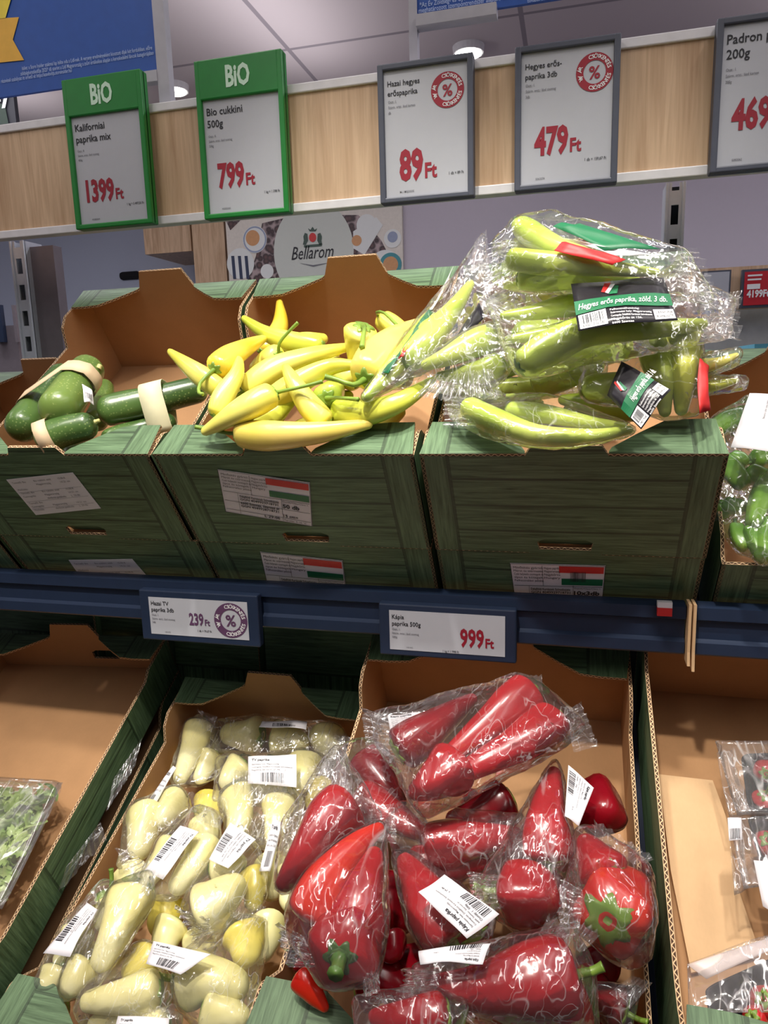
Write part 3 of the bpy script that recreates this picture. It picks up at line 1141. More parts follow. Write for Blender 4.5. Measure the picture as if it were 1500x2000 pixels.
# far counter at left with small signs
xa, xb, z0_, z1_ = rect_y(-60, 640, 44, 745, 2.6)
tag(box('grey_counter', xa, xb, 2.6, 3.0, 0.0, z1_, GREYP), 'dark grey counter seen at the far left behind the shelf post', 'counter')
for (a0, a1, lab) in ((-16, 8, 'blue-grey price card at the left edge standing on the counter'), (22, 36, 'slim grey price card nearer the post on the counter')):
    xa, xb, z0_, z1_ = rect_y(a0, 596, a1, 668, 2.58)
    tag(box('price_card', xa, xb, 2.58, 2.6, z0_, z1_, RAILBLUE if a0 < 0 else GREYP), lab, 'sign')
xa, xb, z0_, z1_ = rect_y(60, 670, 120, 760, 2.4)
tag(box('oak_cabinet', xa - 0.02, xb + 0.05, 2.4, 2.9, 0, z1_, OAK), 'low oak cabinet behind the grey upright panel', 'cabinet')
# right side: next shelf with price signs
xa, xb, z0_, z1_ = rect_y(1340, 527, 1560, 598, 2.4)
tag(box('oak_fascia', xa, xb + 0.4, 2.4, 2.43, z0_, z1_, OAK), 'oak sign board of the next shelf, at right', 'board')
xa, xb, z0_, z1_ = rect_y(1340, 598, 1560, 668, 2.45)
tag(box('grey_shelf_back', xa, xb + 0.4, 2.45, 2.5, 0.0, z1_, plain('shelf_grey', srgb(206, 210, 208), 0.5)), 'pale grey back panel under the oak board at right', 'panel')


def small_sign(c, Y, frame, face, lab, texts, ink):
    x0, x1, z0, z1 = rect_y(*c, Y)
    t = thing('price_sign', ((x0 + x1) / 2, Y, z0), lab, 'sign')
    box('frame', x0, x1, Y, Y + 0.02, z0, z1, frame, t)
    b = (x1 - x0) * 0.06
    s = Sheet([V3((x0 + b, Y - 0.002, z1 - b)), V3((x1 - b, Y - 0.002, z1 - b)), V3((x1 - b, Y - 0.002, z0 + b)), V3((x0 + b, Y - 0.002, z0 + b))])
    d = s.sheet('display', face, t, 1)
    P = []
    for q in texts: P.append(s.geo_text(q[0], q[1], q[2], q[3], 0.001, q[4], 0.8, maxw=q[5]))
    v, f = merge(P)
    obj('printed_text', v, f, ink, d)
    return t, s, d


small_sign((1372, 530, 1424, 606), 2.36, SIGNGREY, EPAPER, 'pale grey price sign on the far oak board, left of the red one', [('9Ft', 0.55, 0.82, 0.16, 0.02, 0.36)], INKRED)
RED = plain('sign_red', srgb(196, 28, 44), 0.45)
t, s, d = small_sign((1450, 527, 1530, 598), 2.36, SIGNGREY, RED, 'red price sign reading 4199 on the far oak board', [('4199Ft', 0.08, 0.76, 0.2, 0.04, 0.6)], LWHITE)
for nm, q in (('white_flash', (0.08, 0.37, 0.42, 0.52)), ('blurred_line', (0.08, 0.09, 0.46, 0.14)), ('blurred_line', (0.08, 0.21, 0.44, 0.26))):
    v, f = s.geo_rect(*q, 0.001)
    obj(nm, v, f, LWHITE, d)
xa, xb, z0_, z1_ = rect_y(1474, 672, 1540, 694, 1.75)
tag(box('cyan_carton', xa, xb, 1.75, 1.95, z0_ - 0.05, z1_, plain('cyan_card', srgb(110, 200, 224), 0.5)), 'pale cyan carton edge at the right, behind the brown crate back', 'carton')

# dark sign with white lettering at the far left
xa, xb, z0_, z1_ = rect_y(-140, 186, 32, 240, 2.7)
t = thing('dark_hanging_sign', ((xa + xb) / 2, 2.7, z0_), 'dark hanging sign ending in ly at the left edge below the blue banner', 'sign')
box('panel', xa, xb, 2.7, 2.72, z0_ - 0.1, z1_ + 0.15, plain('sign_dark', srgb(28, 28, 36), 0.6), t)
s = Sheet([V3((xa, 2.695, z1_)), V3((xb, 2.695, z1_)), V3((xb, 2.695, z0_)), V3((xa, 2.695, z0_))])
v, f = s.geo_text('ly', 0.985, 0.42, 0.5, 0.001, 0.03, 0.9, align='R')
obj('lettering', v, f, LWHITE, t)
v, f = s.geo_poly([(0.0, 0.5), (0.9, 0.5), (0.92, 1.0), (0.0, 1.0)], 0.0008)
obj('leaf_print', v, f, plain('print_dark_green', srgb(24, 44, 30), 0.6), t)

# ================================================================== RACK
YW = 1.10        # front of the sign board
ax = at_y(0, 465, YW)
zb_ = (at_y(0, 465, YW).z + at_y(1388, 343, YW).z) / 2
zt_ = (at_y(0, 245, YW).z + at_y(1393, 47, YW).z) / 2
t = thing('sign_board', (-0.4, YW, zb_), 'long light oak sign board with white edge strips above the crates', 'board')
es = 0.013
box('oak_panel', -1.9, 0.9, YW + 0.004, YW + 0.018, zb_ + es, zt_ - es, OAK, t)
for nm, z0, z1 in (('top_strip', zt_ - es, zt_), ('bottom_strip', zb_, zb_ + es)):
    v, f = box_geo(-1.9, 0.9, YW, YW + 0.022, z0, z1, 0.0015)
    obj(nm, v, f, WHITE, t)
# posts


def post(px_l, px_r, py, Y, lab, slots_at):
    a, b = at_y(px_l, py, Y), at_y(px_r, py, Y)
    x0, x1 = a.x, b.x
    w_ = x1 - x0
    t = thing('shelf_post', ((x0 + x1) / 2, Y, 0.0), lab, 'post', 'perforated steel shelf posts')
    # face strip as a ladder of solid bars between real slots
    z = 0.3
    parts = []
    pit = 0.05
    zs = [z + pit * i for i in range(int((zb_ + 0.02 - z) / pit) + 1)]
    sl0, sl1 = x0 + w_ * 0.3, x1 - w_ * 0.3
    parts.append(box_geo(x0, sl0, Y, Y + 0.003, 0.0, zb_ + 0.03))
    parts.append(box_geo(sl1, x1, Y, Y + 0.003, 0.0, zb_ + 0.03))
    for q in zs: parts.append(box_geo(sl0, sl1, Y, Y + 0.003, q, q + 0.021))
    parts.append(box_geo(x0, x0 + 0.003, Y, Y + 0.05, 0.0, zb_ + 0.03))
    parts.append(box_geo(x1 - 0.003, x1, Y, Y + 0.05, 0.0, zb_ + 0.03))
    v, f = merge(parts)
    obj('channel', v, f, STEEL, t)
    box('slot_shade', x0 + 0.003, x1 - 0.003, Y + 0.03, Y + 0.034, 0.0, zb_ + 0.03, DARK, t)  # dark sheet paints the shade seen through the slots
    for sx in (x0 + 0.0015, x1 - 0.0015):
        v, f = tube([V3((sx, Y - 0.001, 0.0)), V3((sx, Y - 0.001, zb_ + 0.03))], [0.0028, 0.0028], 8)
        obj('rolled_edge', v, f, STEEL, t)
    return t


post(19, 46, 470, 1.26, 'perforated steel shelf post at the left, beside the grey panel', None)
post(1300, 1337, 400, 1.26, 'perforated steel shelf post at the right, behind the bagged green peppers', None)
a, b = at_y(48, 470, 1.27), at_y(96, 470, 1.27)
tag(box('side_panel', a.x, b.x + 0.003, 1.275, 1.30, 0.3, zb_ + 0.02, GREYP), 'narrow grey metal panel right beside the left shelf post', 'panel')

# blue banners standing on the board


def banner(cTL, cTR, cBR, Y, lab, post_x, extra_left=False):
    pass


YN = 1.12
pBR = at_y(306, 145, YN)
pBL = at_y(0, 190, YN)
zbn = (pBR.z + pBL.z) / 2
x1 = at_y(303, 60, YN).x
t = thing('blue_banner', (x1 - 0.4, YN, zbn), 'large blue banner with a gold ribbon on top of the board at left', 'banner')
box('panel', -1.9, x1, YN, YN + 0.006, zbn, zbn + 0.5, BANNER, t)
g = at_y(325, 60, YN).x
box('side_frame', x1, g, YN - 0.004, YN + 0.012, zt_ - 0.002, zbn + 0.5, FRAMEG, t)
q0 = at_y(186, 145, YN)
box('clip_rail', q0.x, x1, YN - 0.006, YN + 0.01, zbn - 0.012, zbn + 0.004, FRAMEG, t)
s = Sheet([V3((x1 - 0.7, YN, zbn + 0.45)), V3((x1, YN, zbn + 0.45)), V3((x1, YN, zbn)), V3((x1 - 0.7, YN, zbn))])


def sb(px, py):
    q = at_y(px, py, YN)
    return (q.x - s.c[0].x) / s.w, (s.c[0].z - q.z) / s.h


P = []
for tx, py, px0 in (('ítélet: a Store Insider szakmai lap ítélte oda a Lidl-nek. A verseny eredményeként kiosztott díjak két fordulóban, előre', 97, 298), ('zöldségkereskedője 2025* díj szerint a Lidl Magyarország a zsűri értékelése alapján a kereskedelmi láncok kategóriájában', 107, 301), ('részvételi szabályzat itt érhető el: https://azevboltja.storeinsider.hu/', 141, 142)):
    a, b = sb(px0, py)
    P.append(s.geo_text(tx, a, b, 0.0125, 0.001, 0.006, 0.62, align='R'))
v, f = merge(P)
obj('printed_text', v, f, plain('banner_text', srgb(176, 196, 232), 0.6), t)
v, f = s.geo_poly([sb(-120, 45), sb(38, 34), sb(26, 78), sb(48, 118), sb(-120, 135)], 0.0012)
obj('gold_ribbon', v, f, GOLD, t)
v, f = s.geo_poly([sb(-120, -80), sb(40, -60), sb(12, 36), sb(-120, 48)], 0.0016)
obj('yellow_rosette', v, f, GOLDL, t)

x0 = at_y(815, 20, YN).x
zbn2 = at_y(815, 40, YN).z
t = thing('blue_banner', (x0 + 0.4, YN, zbn2), 'second blue banner at the top centre with a grey clip rail', 'banner')
box('panel', x0, 0.9, YN, YN + 0.006, zbn2, zbn2 + 0.5, BANNER, t)
g = at_y(799, 20, YN).x
box('side_frame', g, x0, YN - 0.004, YN + 0.012, zt_ - 0.002, zbn2 + 0.5, FRAMEG, t)
q1 = at_y(971, 30, YN).x
box('clip_rail', x0, q1, YN - 0.012, YN + 0.01, zbn2 - 0.012, zbn2 + 0.003, FRAMEG, t)
s = Sheet([V3((x0, YN, zbn2 + 0.1)), V3((x0 + 0.5, YN, zbn2 + 0.1)), V3((x0 + 0.5, YN, zbn2)), V3((x0, YN, zbn2))])
P = []
a, b = sb(820, 15)
P.append(s.geo_text('*Az Év Zöldség- és Gyümölcskereskedője: az Inspira Research által', a, b, 0.06, 0.001, 0.008, 0.78))
a, b = sb(818, 26)
P.append(s.geo_text('meghatározott szempontrendszer alapján, szavazati arányok', a, b, 0.06, 0.001, 0.008, 0.78))
a, b = sb(1030, 6)
P.append(s.geo_text('további információk', a, b, 0.05, 0.001, 0.008, 0.78))
v, f = merge(P)
obj('printed_text', v, f, bpy.data.materials['banner_text'], t)

# ------------------------------------------------------------------ big price signs
YS = YW - 0.022


def badge(s, a, b, r, lift, col):
    parts = [s.geo_ring(a, b, r * 0.6, r, lift)]
    wt = [s.geo_arc_text('ÁR    CSÖKKENTÉS', a, b, r * 0.8, R(176), R(8), r * 0.2, lift * 1.7, 0.012), s.geo_arc_text('ÁR    CSÖKKENTÉS', a, b, r * 0.8, R(190), R(350), r * 0.2, lift * 1.7, 0.012)]
    pc = s.geo_text('%', a, b + r * 0.33 / s.h, 0.62 * r / s.h, lift, 0.02, 1.0, align='C')
    return merge(parts + [pc]), merge(wt)


def price_sign(c, disp, frame, lab, title, small, price, unit, code, head=None, bdg=None, group=None, psz=0.13, pmax=0.4, pa=0.2, pb_=0.80, tsz=0.055, fta=None, big=False):
    x0 = (at_y(*c[0], YS).x + at_y(*c[3], YS).x) / 2
    x1 = (at_y(*c[1], YS).x + at_y(*c[2], YS).x) / 2
    z1 = (at_y(*c[0], YS).z + at_y(*c[1], YS).z) / 2
    z0 = (at_y(*c[3], YS).z + at_y(*c[2], YS).z) / 2
    t = thing('price_sign', ((x0 + x1) / 2, YS, z0), lab, 'sign', group)
    bw = 0.0085
    ht = bw if not head else (z1 - z0) * 0.245
    ix0, ix1, iz0, iz1 = x0 + bw, x1 - bw, z0 + bw * 0.9, z1 - ht
    parts = [box_geo(x0, x1, YS + 0.006, YS + 0.02, z0, z1, 0.002), box_geo(x0, ix0, YS, YS + 0.012, z0, z1, 0.0018), box_geo(ix1, x1, YS, YS + 0.012, z0, z1, 0.0018), box_geo(ix0 - 0.002, ix1 + 0.002, YS, YS + 0.012, z0, iz0, 0.0018), box_geo(ix0 - 0.002, ix1 + 0.002, YS, YS + 0.012, iz1, z1, 0.0018)]
    v, f = merge(parts)
    fr = obj('frame', v, f, frame, t)
    s = Sheet([V3((ix0, YS + 0.005, iz1)), V3((ix1, YS + 0.005, iz1)), V3((ix1, YS + 0.005, iz0)), V3((ix0, YS + 0.005, iz0))])
    d = s.sheet('display', EPAPER, t, 1)
    L = 0.0006
    if head:
        h = Sheet([V3((x0, YS, z1)), V3((x1, YS, z1)), V3((x1, YS, iz1)), V3((x0, YS, iz1))])
        v, f = h.geo_text(head, 0.5, 0.74, 0.5, L, 0.035, 0.62, align='C')
        obj('lettering', v, f, plain('mint_letter', srgb(206, 236, 214), 0.5), t)
    P, G = [], []
    for i, q in enumerate(title): P.append(s.geo_text(q, 0.045, 0.13 + i * 0.105 if not bdg else 0.12 + i * 0.075, tsz, L, 0.012, 0.92))
    b0 = (0.13 if not bdg else 0.12) + len(title) * (0.105 if not bdg else 0.075)
    for i, q in enumerate(small): G.append(s.geo_text(q, 0.05, b0 - 0.02 + i * 0.042, 0.02, L, 0.004, 0.8))
    G.append(s.geo_text(code, 0.17, 0.965, 0.016, L, 0.006, 0.9))
    P.append(s.geo_text(unit, 0.95, 0.855, 0.022, L, 0.006, 0.8, align='R'))
    v, f = merge(P)
    obj('printed_text', v, f, INK, d)
    v, f = merge(G)
    obj('small_print', v, f, INKGREY, d)
    num = s.geo_text(price, pa, pb_, psz, L, 0.04, 0.62, maxw=pmax)
    wd = max(q.x for q in num[0]) - s.c[0].x
    Q = [num]
    if fta != 'none': Q.append(s.geo_text('Ft', wd / s.w + 0.02, pb_, psz * 0.5, L, 0.03, 0.8))
    v, f = merge(Q)
    obj('price', v, f, INKRED, d)
    if bdg:
        (v, f), (v2, f2) = badge(s, bdg[0], bdg[1], bdg[2] * s.w, L, INKRED)
        bo = obj('discount_badge', v, f, INKRED, d)
        obj('badge_lettering', v2, f2, LWHITE, d)
    return t


SG = 'tall price signs on the oak board'
price_sign([(118, 152), (270, 138), (300, 436), (148, 448)], None, SIGNGREEN, 'green framed price sign reading 1399 for pepper mix', ['Kaliforniai', 'paprika mix'], ['Oszt.: II.', 'Szárm. orsz.: lásd csomag', '400g'], '1399', '1 kg = 3 497,50 Ft', 'H0382064', head='BiO', group=SG, psz=0.19, pmax=0.53, pa=0.12, pb_=0.785, tsz=0.062)
price_sign([(378, 118), (548, 95), (565, 415), (398, 428)], None, SIGNGREEN, 'green framed price sign reading 799 for courgettes', ['Bio cukkini', '500g'], ['Oszt.: II.', 'Szárm. orsz.: lásd csomag', '500g'], '799', '1 kg = 1 598 Ft', 'H0382060', head='BiO', group=SG, psz=0.2, pmax=0.55, pa=0.14, pb_=0.765, tsz=0.062)
price_sign([(735, 123), (922, 104), (927, 383), (743, 397)], None, SIGNGREY, 'grey framed price sign reading 89 with a round red badge', ['Hazai hegyes', 'erőspaprika'], ['Oszt.: I.', 'Szárm. orsz.: lásd karton', 'db'], '89', '1 db = 89 Ft', 'M-1 M0J2GOE', bdg=(0.765, 0.2, 0.195), group=SG, psz=0.225, pmax=0.4, pa=0.17, pb_=0.86, tsz=0.04)
price_sign([(1005, 90), (1214, 64), (1205, 356), (1005, 374)], None, SIGNGREY, 'grey framed price sign reading 479 with a round red badge', ['Hegyes erős-', 'paprika 3db'], ['Oszt.: I.', 'Szárm. orsz.: lásd csomag', '3db'], '479', '1 db = 159,67 Ft', '5063274', bdg=(0.8, 0.2, 0.2), group=SG, psz=0.195, pmax=0.49, pa=0.15, pb_=0.77, tsz=0.04)
price_sign([(1400, 33), (1612, 8), (1596, 322), (1388, 336)], None, SIGNGREY, 'grey framed price sign cut by the right edge, for Padron peppers', ['Padron paprika', '200g'], ['Oszt.: I.', 'Szárm. orsz.: lásd karton', '200g'], '469', '1 kg = 2 345 Ft', '5083062', group=SG, psz=0.2, pmax=0.6, pa=0.14, pb_=0.735, tsz=0.064)

# ------------------------------------------------------------------ upper shelf: rail, tray
YR = 0.826
zr1 = 1.2405
zr0 = 1.1815


def rail(x0, x1, lab):
    pr = [(YR + 0.012, zr1), (YR, zr1 - 0.002), (YR, zr1 - 0.016), (YR + 0.006, zr1 - 0.019), (YR + 0.006, zr1 - 0.040), (YR, zr1 - 0.043), (YR, zr0 + 0.003), (YR + 0.004, zr0), (YR + 0.02, zr0), (YR + 0.02, zr1)]
    V = [V3((x, y, z)) for x in (x0, x1) for y, z in pr]
    n = len(pr)
    F = [(i, (i + 1) % n, (i + 1) % n + n, i + n) for i in range(n)] + [tuple(range(n - 1, -1, -1)), tuple(range(n, 2 * n))]
    return tag(obj('shelf_rail', V, F, RAILBLUE), lab, 'rail', 'blue shelf edge rails')


xj = at_y(1338, 1240, YR).x
rail(-1.5, xj, 'long dark blue shelf rail carrying two price labels')
rail(xj + 0.010, 0.8, 'short dark blue shelf rail at the right edge past the cardboard divider')
# tray under the upper crates
P0 = [FU.P(x, d, n) for n in (-0.296, -0.306) for x, d in ((-1.5, 0.01), (0.8, 0.01), (0.8, 0.42), (-1.5, 0.42))]
tag(obj('shelf_tray', P0, [(0, 1, 2, 3), (7, 6, 5, 4), (0, 4, 5, 1), (1, 5, 6, 2), (2, 6, 7, 3), (3, 7, 4, 0)], RAILBLUE), 'sloping blue shelf tray under the upper crates', 'shelf')
P0 = [FB.P(x, d, n) for n in (-0.152, -0.165) for x, d in ((-1.5, 0.16), (0.8, 0.16), (0.8, 0.88), (-1.5, 0.88))]
tag(obj('lower_tray', P0, [(0, 1, 2, 3), (7, 6, 5, 4), (0, 4, 5, 1), (1, 5, 6, 2), (2, 6, 7, 3), (3, 7, 4, 0)], RAILBLUE), 'sloping blue shelf tray under the lower crates', 'shelf')
tag(box('rack_back', -1.5, 0.8, 1.325, 1.345, 0.0, 1.4, DARK), 'dark back panel of the vegetable rack', 'panel')

# rail price labels
YL = YR - 0.014


def rail_label(c, disp, lab, title, small, price, unit, bdg=None, pa=0.6, psz=0.3, ink=None, pmax=0.3):
    x0 = (at_y(*c[0], YL).x + at_y(*c[3], YL).x) / 2
    x1 = (at_y(*c[1], YL).x + at_y(*c[2], YL).x) / 2
    z1 = (at_y(*c[0], YL).z + at_y(*c[1], YL).z) / 2
    z0 = (at_y(*c[3], YL).z + at_y(*c[2], YL).z) / 2
    t = thing('rail_label', ((x0 + x1) / 2, YL, z0), lab, 'sign', 'price labels on the shelf rail')
    v, f = box_geo(x0, x1, YL, YL + 0.013, z0, z1, 0.002)
    obj('housing', v, f, RAILBLUE, t)
    dx0 = (at_y(*disp[0], YL).x + at_y(*disp[3], YL).x) / 2
    dx1 = (at_y(*disp[1], YL).x + at_y(*disp[2], YL).x) / 2
    dz1 = (at_y(*disp[0], YL).z + at_y(*disp[1], YL).z) / 2
    dz0 = (at_y(*disp[3], YL).z + at_y(*disp[2], YL).z) / 2
    s = Sheet([V3((dx0, YL - 0.0006, dz1)), V3((dx1, YL - 0.0006, dz1)), V3((dx1, YL - 0.0006, dz0)), V3((dx0, YL - 0.0006, dz0))])
    d = s.sheet('display', EPAPER, t, 1)
    L = 0.0005
    P = [s.geo_text(q, 0.025, 0.21 + i * 0.17, 0.105, L, 0.01, 0.9) for i, q in enumerate(title)]
    G = [s.geo_text(q, 0.025, 0.50 + i * 0.1, 0.052, L, 0.004, 0.85) for i, q in enumerate(small)]
    P.append(s.geo_text(unit[0], unit[1], unit[2], 0.055, L, 0.006, 0.8, align='R'))
    G.append(s.geo_text('H01902', 0.15, 0.94, 0.035, L, 0.004))
    v, f = merge(P)
    obj('printed_text', v, f, INK, d)
    v, f = merge(G)
    obj('small_print', v, f, INKGREY, d)
    n = s.geo_text(price, pa, unit[3], psz, L, 0.03, 0.62, maxw=pmax)
    wd = max(q.x for q in n[0]) - s.c[0].x
    v, f = merge([n, s.geo_text('Ft', wd / s.w + 0.012, unit[3], psz * 0.52, L, 0.03, 0.8)])
    obj('price', v, f, ink or INKRED, d)
    if bdg:
        (v, f), (v2, f2) = badge(s, bdg[0], bdg[1], bdg[2] * s.w, L, INKRED)
        obj('discount_badge', v, f, ink or INKRED, d)
        obj('badge_lettering', v2, f2, LWHITE, d)
    return t


PLUM = plain('ink_plum', srgb(92, 58, 92), 0.6)
rail_label([(275, 1150), (507, 1165), (504, 1265), (274, 1248)], [(294, 1164), (486, 1178), (484, 1251), (292, 1236)], 'blue rail label reading 239 with a round badge', ['Hazai TV', 'paprika 3db'], ['Oszt.: I.', 'Szárm. orsz.: lásd csomag', '3db'], '239', ('1 db = 79,67 Ft', 0.63, 0.86, 0.68), (0.83, 0.5, 0.165), 0.41, 0.3, PLUM, 0.2)
rail_label([(741, 1175), (1010, 1195), (1007, 1298), (740, 1277)], [(762, 1190), (988, 1205), (985, 1284), (760, 1266)], 'blue rail label reading 999 without a badge', ['Kápia', 'paprika 500g'], ['Oszt.: I.', 'Szárm. orsz.: lásd csomag', '500g'], '999', ('1 kg = 1 998 Ft', 0.61, 0.98, 0.80), None, 0.62, 0.42, None, 0.27)
# small red and white clip on the rail
a, b = at_y(1284, 1175, YR - 0.004), at_y(1312, 1203, YR - 0.004)
t = thing('shelf_clip', ((a.x + b.x) / 2, YR, b.z), 'tiny red and white clip on the blue rail under the bagged green peppers', 'clip')
zm = b.z + (a.z - b.z) * 0.6
box('white_top', a.x, b.x, YR - 0.006, YR + 0.002, zm, a.z, WHITE, t)
box('red_tab', a.x, b.x, YR - 0.0065, YR + 0.001, b.z, zm, FLAGRED, t)
# cardboard divider in the rail joint
for i, dx in enumerate((0.0012, 0.0062)):
    V = [V3((xj + dx + q, y, z)) for q in (0, 0.003) for y, z in ((YR - 0.01, zr1 + 0.004), (YR - 0.012, zr1 - 0.05), (YR - 0.016, zr0 - 0.006 - 0.006 * i), (YR + 0.01, zr0 - 0.006), (YR + 0.012, zr1 + 0.004))]
    n = 5
    F = [(0, 1, 2, 3, 4), (9, 8, 7, 6, 5)] + [(q, q + 5, (q + 1) % 5 + 5, (q + 1) % 5) for q in range(5)]
    tag(obj('cardboard_divider', V, F, [PALE]), ('left' if i == 0 else 'right') + ' strip of the cardboard pair wedged in the rail joint', 'divider', 'cardboard strips in the rail joint')

# ================================================================== CRATES
HC = 0.145
XZ, XM, XR2 = (-0.771, -0.468), (-0.462, -0.159), (-0.152, 0.141)
cz, _ = crate(FU, *XZ, 0.0, 0.4, 0.0, HC, 'green printed crate holding the courgettes')
cm, _ = crate(FU, *XM, 0.0, 0.4, 0.0, HC, 'green printed crate holding the loose yellow peppers')
cr_, _ = crate(FU, *XR2, 0.0, 0.4, 0.0, HC, 'green printed crate holding the bagged green hot peppers')
cz2, _ = crate(FU, XZ[0], XZ[1] + 0.004, 0.003, 0.4, -HC - 0.004, HC, 'lower green crate carrying the courgette crate', tongue=0.003, btongue=0.003)
cm2, _ = crate(FU, *XM, 0.003, 0.4, -HC - 0.004, HC, 'lower green crate carrying the loose yellow pepper crate', tongue=0.003, btongue=0.003)
cr2, _ = crate(FU, *XR2, 0.003, 0.4, -HC - 0.004, HC, 'lower green crate carrying the bagged green pepper crate', tongue=0.003, btongue=0.003)
crate(FU, -1.08, -0.778, 0.0, 0.4, -0.149, HC, 'green crate cut off by the left edge, beside the courgettes')
crate(FU, 0.158, 0.46, 0.0, 0.4, -0.153, 0.135, 'low fronted green crate of Padron peppers at the right edge', frontH=0.134, tongue=0.0, handle=False)

sticker(cm, FU, [(425, 917), (605, 943), (610, 1028), (441, 999)], 'a')
sticker(cm2, FU, [(508, 1078), (669, 1095), (680, 1180), (528, 1166)], 'a', d=0.002)
sticker(cr2, FU, [(996, 1100), (1183, 1105), (1175, 1190), (1008, 1186)], 'b', d=0.002)
sticker(cz, FU, [(12, 937), (142, 923), (197, 993), (70, 1006)], 'z', flag=False)
sticker(cz2, FU, [(134, 1094), (258, 1092), (310, 1152), (180, 1160)], 'z', flag=False, d=0.002)

# lower tier
cy, PY = crate(FB, -0.604, -0.294, 0.205, 0.705, 0.0, 0.125, 'kraft and green crate full of bagged pale yellow peppers', dip=0.035)
cred, PRD = crate(FH, -0.262, 0.076, 0.198, 0.69, 0.0, 0.14, 'kraft and green crate full of bagged red peppers', dip=0.04)
cred2, _ = crate(FH, -0.262, 0.076, 0.2, 0.69, -0.143, 0.125, 'lower crate under the bagged red pepper crate', tongue=0.0, btongue=0.0)
cl, PL = crate(FL, -0.985, -0.642, 0.2, 0.752, 0.0, 0.075, 'wide kraft crate with a clear salad tray, at the left', rot=R(3.6), dip=0.012, side_holes=False, bhole=True, handle=False)
cl2, _ = crate(FL, -0.985, -0.642, 0.2, 0.752, -0.078, 0.075, 'lower green crate under the salad crate', rot=R(3.6), dip=0.03, side_holes=True, tongue=0, btongue=0, handle=False)
ct, PT = crate(FR, 0.0885, 0.42, 0.222, 0.72, 0.0, 0.14, 'kraft crate with black trays of small tomatoes at the right', dip=0.01, handle=False, btongue=0.002)

# upright crates at the back of the lower tier
for (a, b, lab) in (((338, 1225), (508, 1330), 'green crate end behind the pale yellow peppers, left of the gap'), ((516, 1232), (735, 1346), 'green crate end behind the pale yellow peppers, right of the gap'), ((196, 1205), (330, 1290), 'green crate end behind the salad crate, under the 239 label'), ((-60, 1200), (188, 1260), 'green crate end in the shade behind the salad crate')):
    Yq = 1.06
    A, B = at_y(*a, Yq), at_y(*b, Yq)
    x0, x1 = A.x, B.x
    zt, z0 = min(1.175, A.z + 0.02), B.z - 0.1
    t = thing('produce_crate', ((x0 + x1) / 2, Yq, z0), lab, 'crate', 'green crates at the back of the lower tier')
    panel('front_panel', [(x0, z0), (x1, z0), (x1, zt), (x0, zt)], lambda u, v: V3((u, Yq, v)), V3((0, 0.004, 0)), [GREEN, BROWN, CORR], t, None, 0.03, -z0, True)
    for xx, sg in ((x0, 1), (x1, -1)):
        panel('side_panel', [(Yq + 0.004, z0), (Yq + 0.12, z0), (Yq + 0.12, zt), (Yq + 0.004, zt)], lambda u, v, xx=xx: V3((xx, u, v)), V3((0.004 * sg, 0, 0)), [GREEN, BROWN, CORR], t)
# ================================================================== PRODUCE
# ---- courgettes
ZG = 'courgettes with paper bands'


def zuc(pts, r, lab, col='zuc', **kw):
    return pepper('courgette', FU, pts, r, 'zuc', col, lab, 'courgette', ZG, calyx=False, **kw)


def knob(o, fr, p, q, r, m=STEMG):
    """cut stem end / blossom scar on a courgette"""
    a, b = fr.at(*p), fr.at(*q)
    rr = r * depth(a) / FPX
    v, f = tube([a, a.lerp(b, 0.5), b], [rr * 1.25, rr, rr * 0.95], 10, 6)
    obj('stem_end', v, f, m, o, True)


PALEST = plain('cut_stem', srgb(206, 200, 130), 0.6)
z1 = zuc([(134, 722, -.02), (90, 775, -.02), (34, 846, -.01)], 32, 'dark courgette leaning on the left wall of its crate, bundled by the paper band', 'zuc')
knob(z1, FU, (126, 729, -.012), (131, 720, -.008), 6, PALEST)
z2 = zuc([(180, 712, .01), (140, 765, .02), (106, 812, .03)], 38, 'pale green fat courgette with a knobbly end, on top of the banded pair', 'zul')
for dx, dy in ((-12, 0), (-3, -3), (7, -1), (14, 4)): knob(z2, FU, (178 + dx, 716 + dy, .018), (180 + dx * 1.15, 709 + dy, .02), 5, PALEST)
z3 = zuc([(190, 828, .01), (130, 841, .012), (70, 862, .01)], 31, 'dark courgette lying along the front edge of its crate')
knob(z3, FU, (186, 824, .018), (194, 821, .019), 4, PALEST)
z4 = zuc([(405, 756, -.03), (290, 785, -.02), (190, 806, -.01)], 31, 'long dark courgette with a pale band across its middle')
z5 = zuc([(345, 822, -.045), (270, 840, -.04), (200, 865, -.03)], 22, 'slim courgette half hidden under the long banded one')
z6 = zuc([(285, 868, -.05), (200, 880, -.04), (120, 900, -.03)], 24, 'pale courgette peeping out just above the front flange', 'zul')
z7 = zuc([(205, 752, -.06), (200, 790, -.05), (185, 830, -.045)], 22, 'small courgette end behind the fat pale one', 'zul')
z9 = zuc([FU.P(-0.75, 0.035, -0.118), FU.P(-0.62, 0.032, -0.118), FU.P(-0.49, 0.035, -0.118)], 26, 'courgette on the crate floor behind the front wall')
z8 = zuc([(150, 745, -.055), (110, 790, -.06), (70, 850, -.06)], 26, 'courgette buried under the banded pair', 'zul')


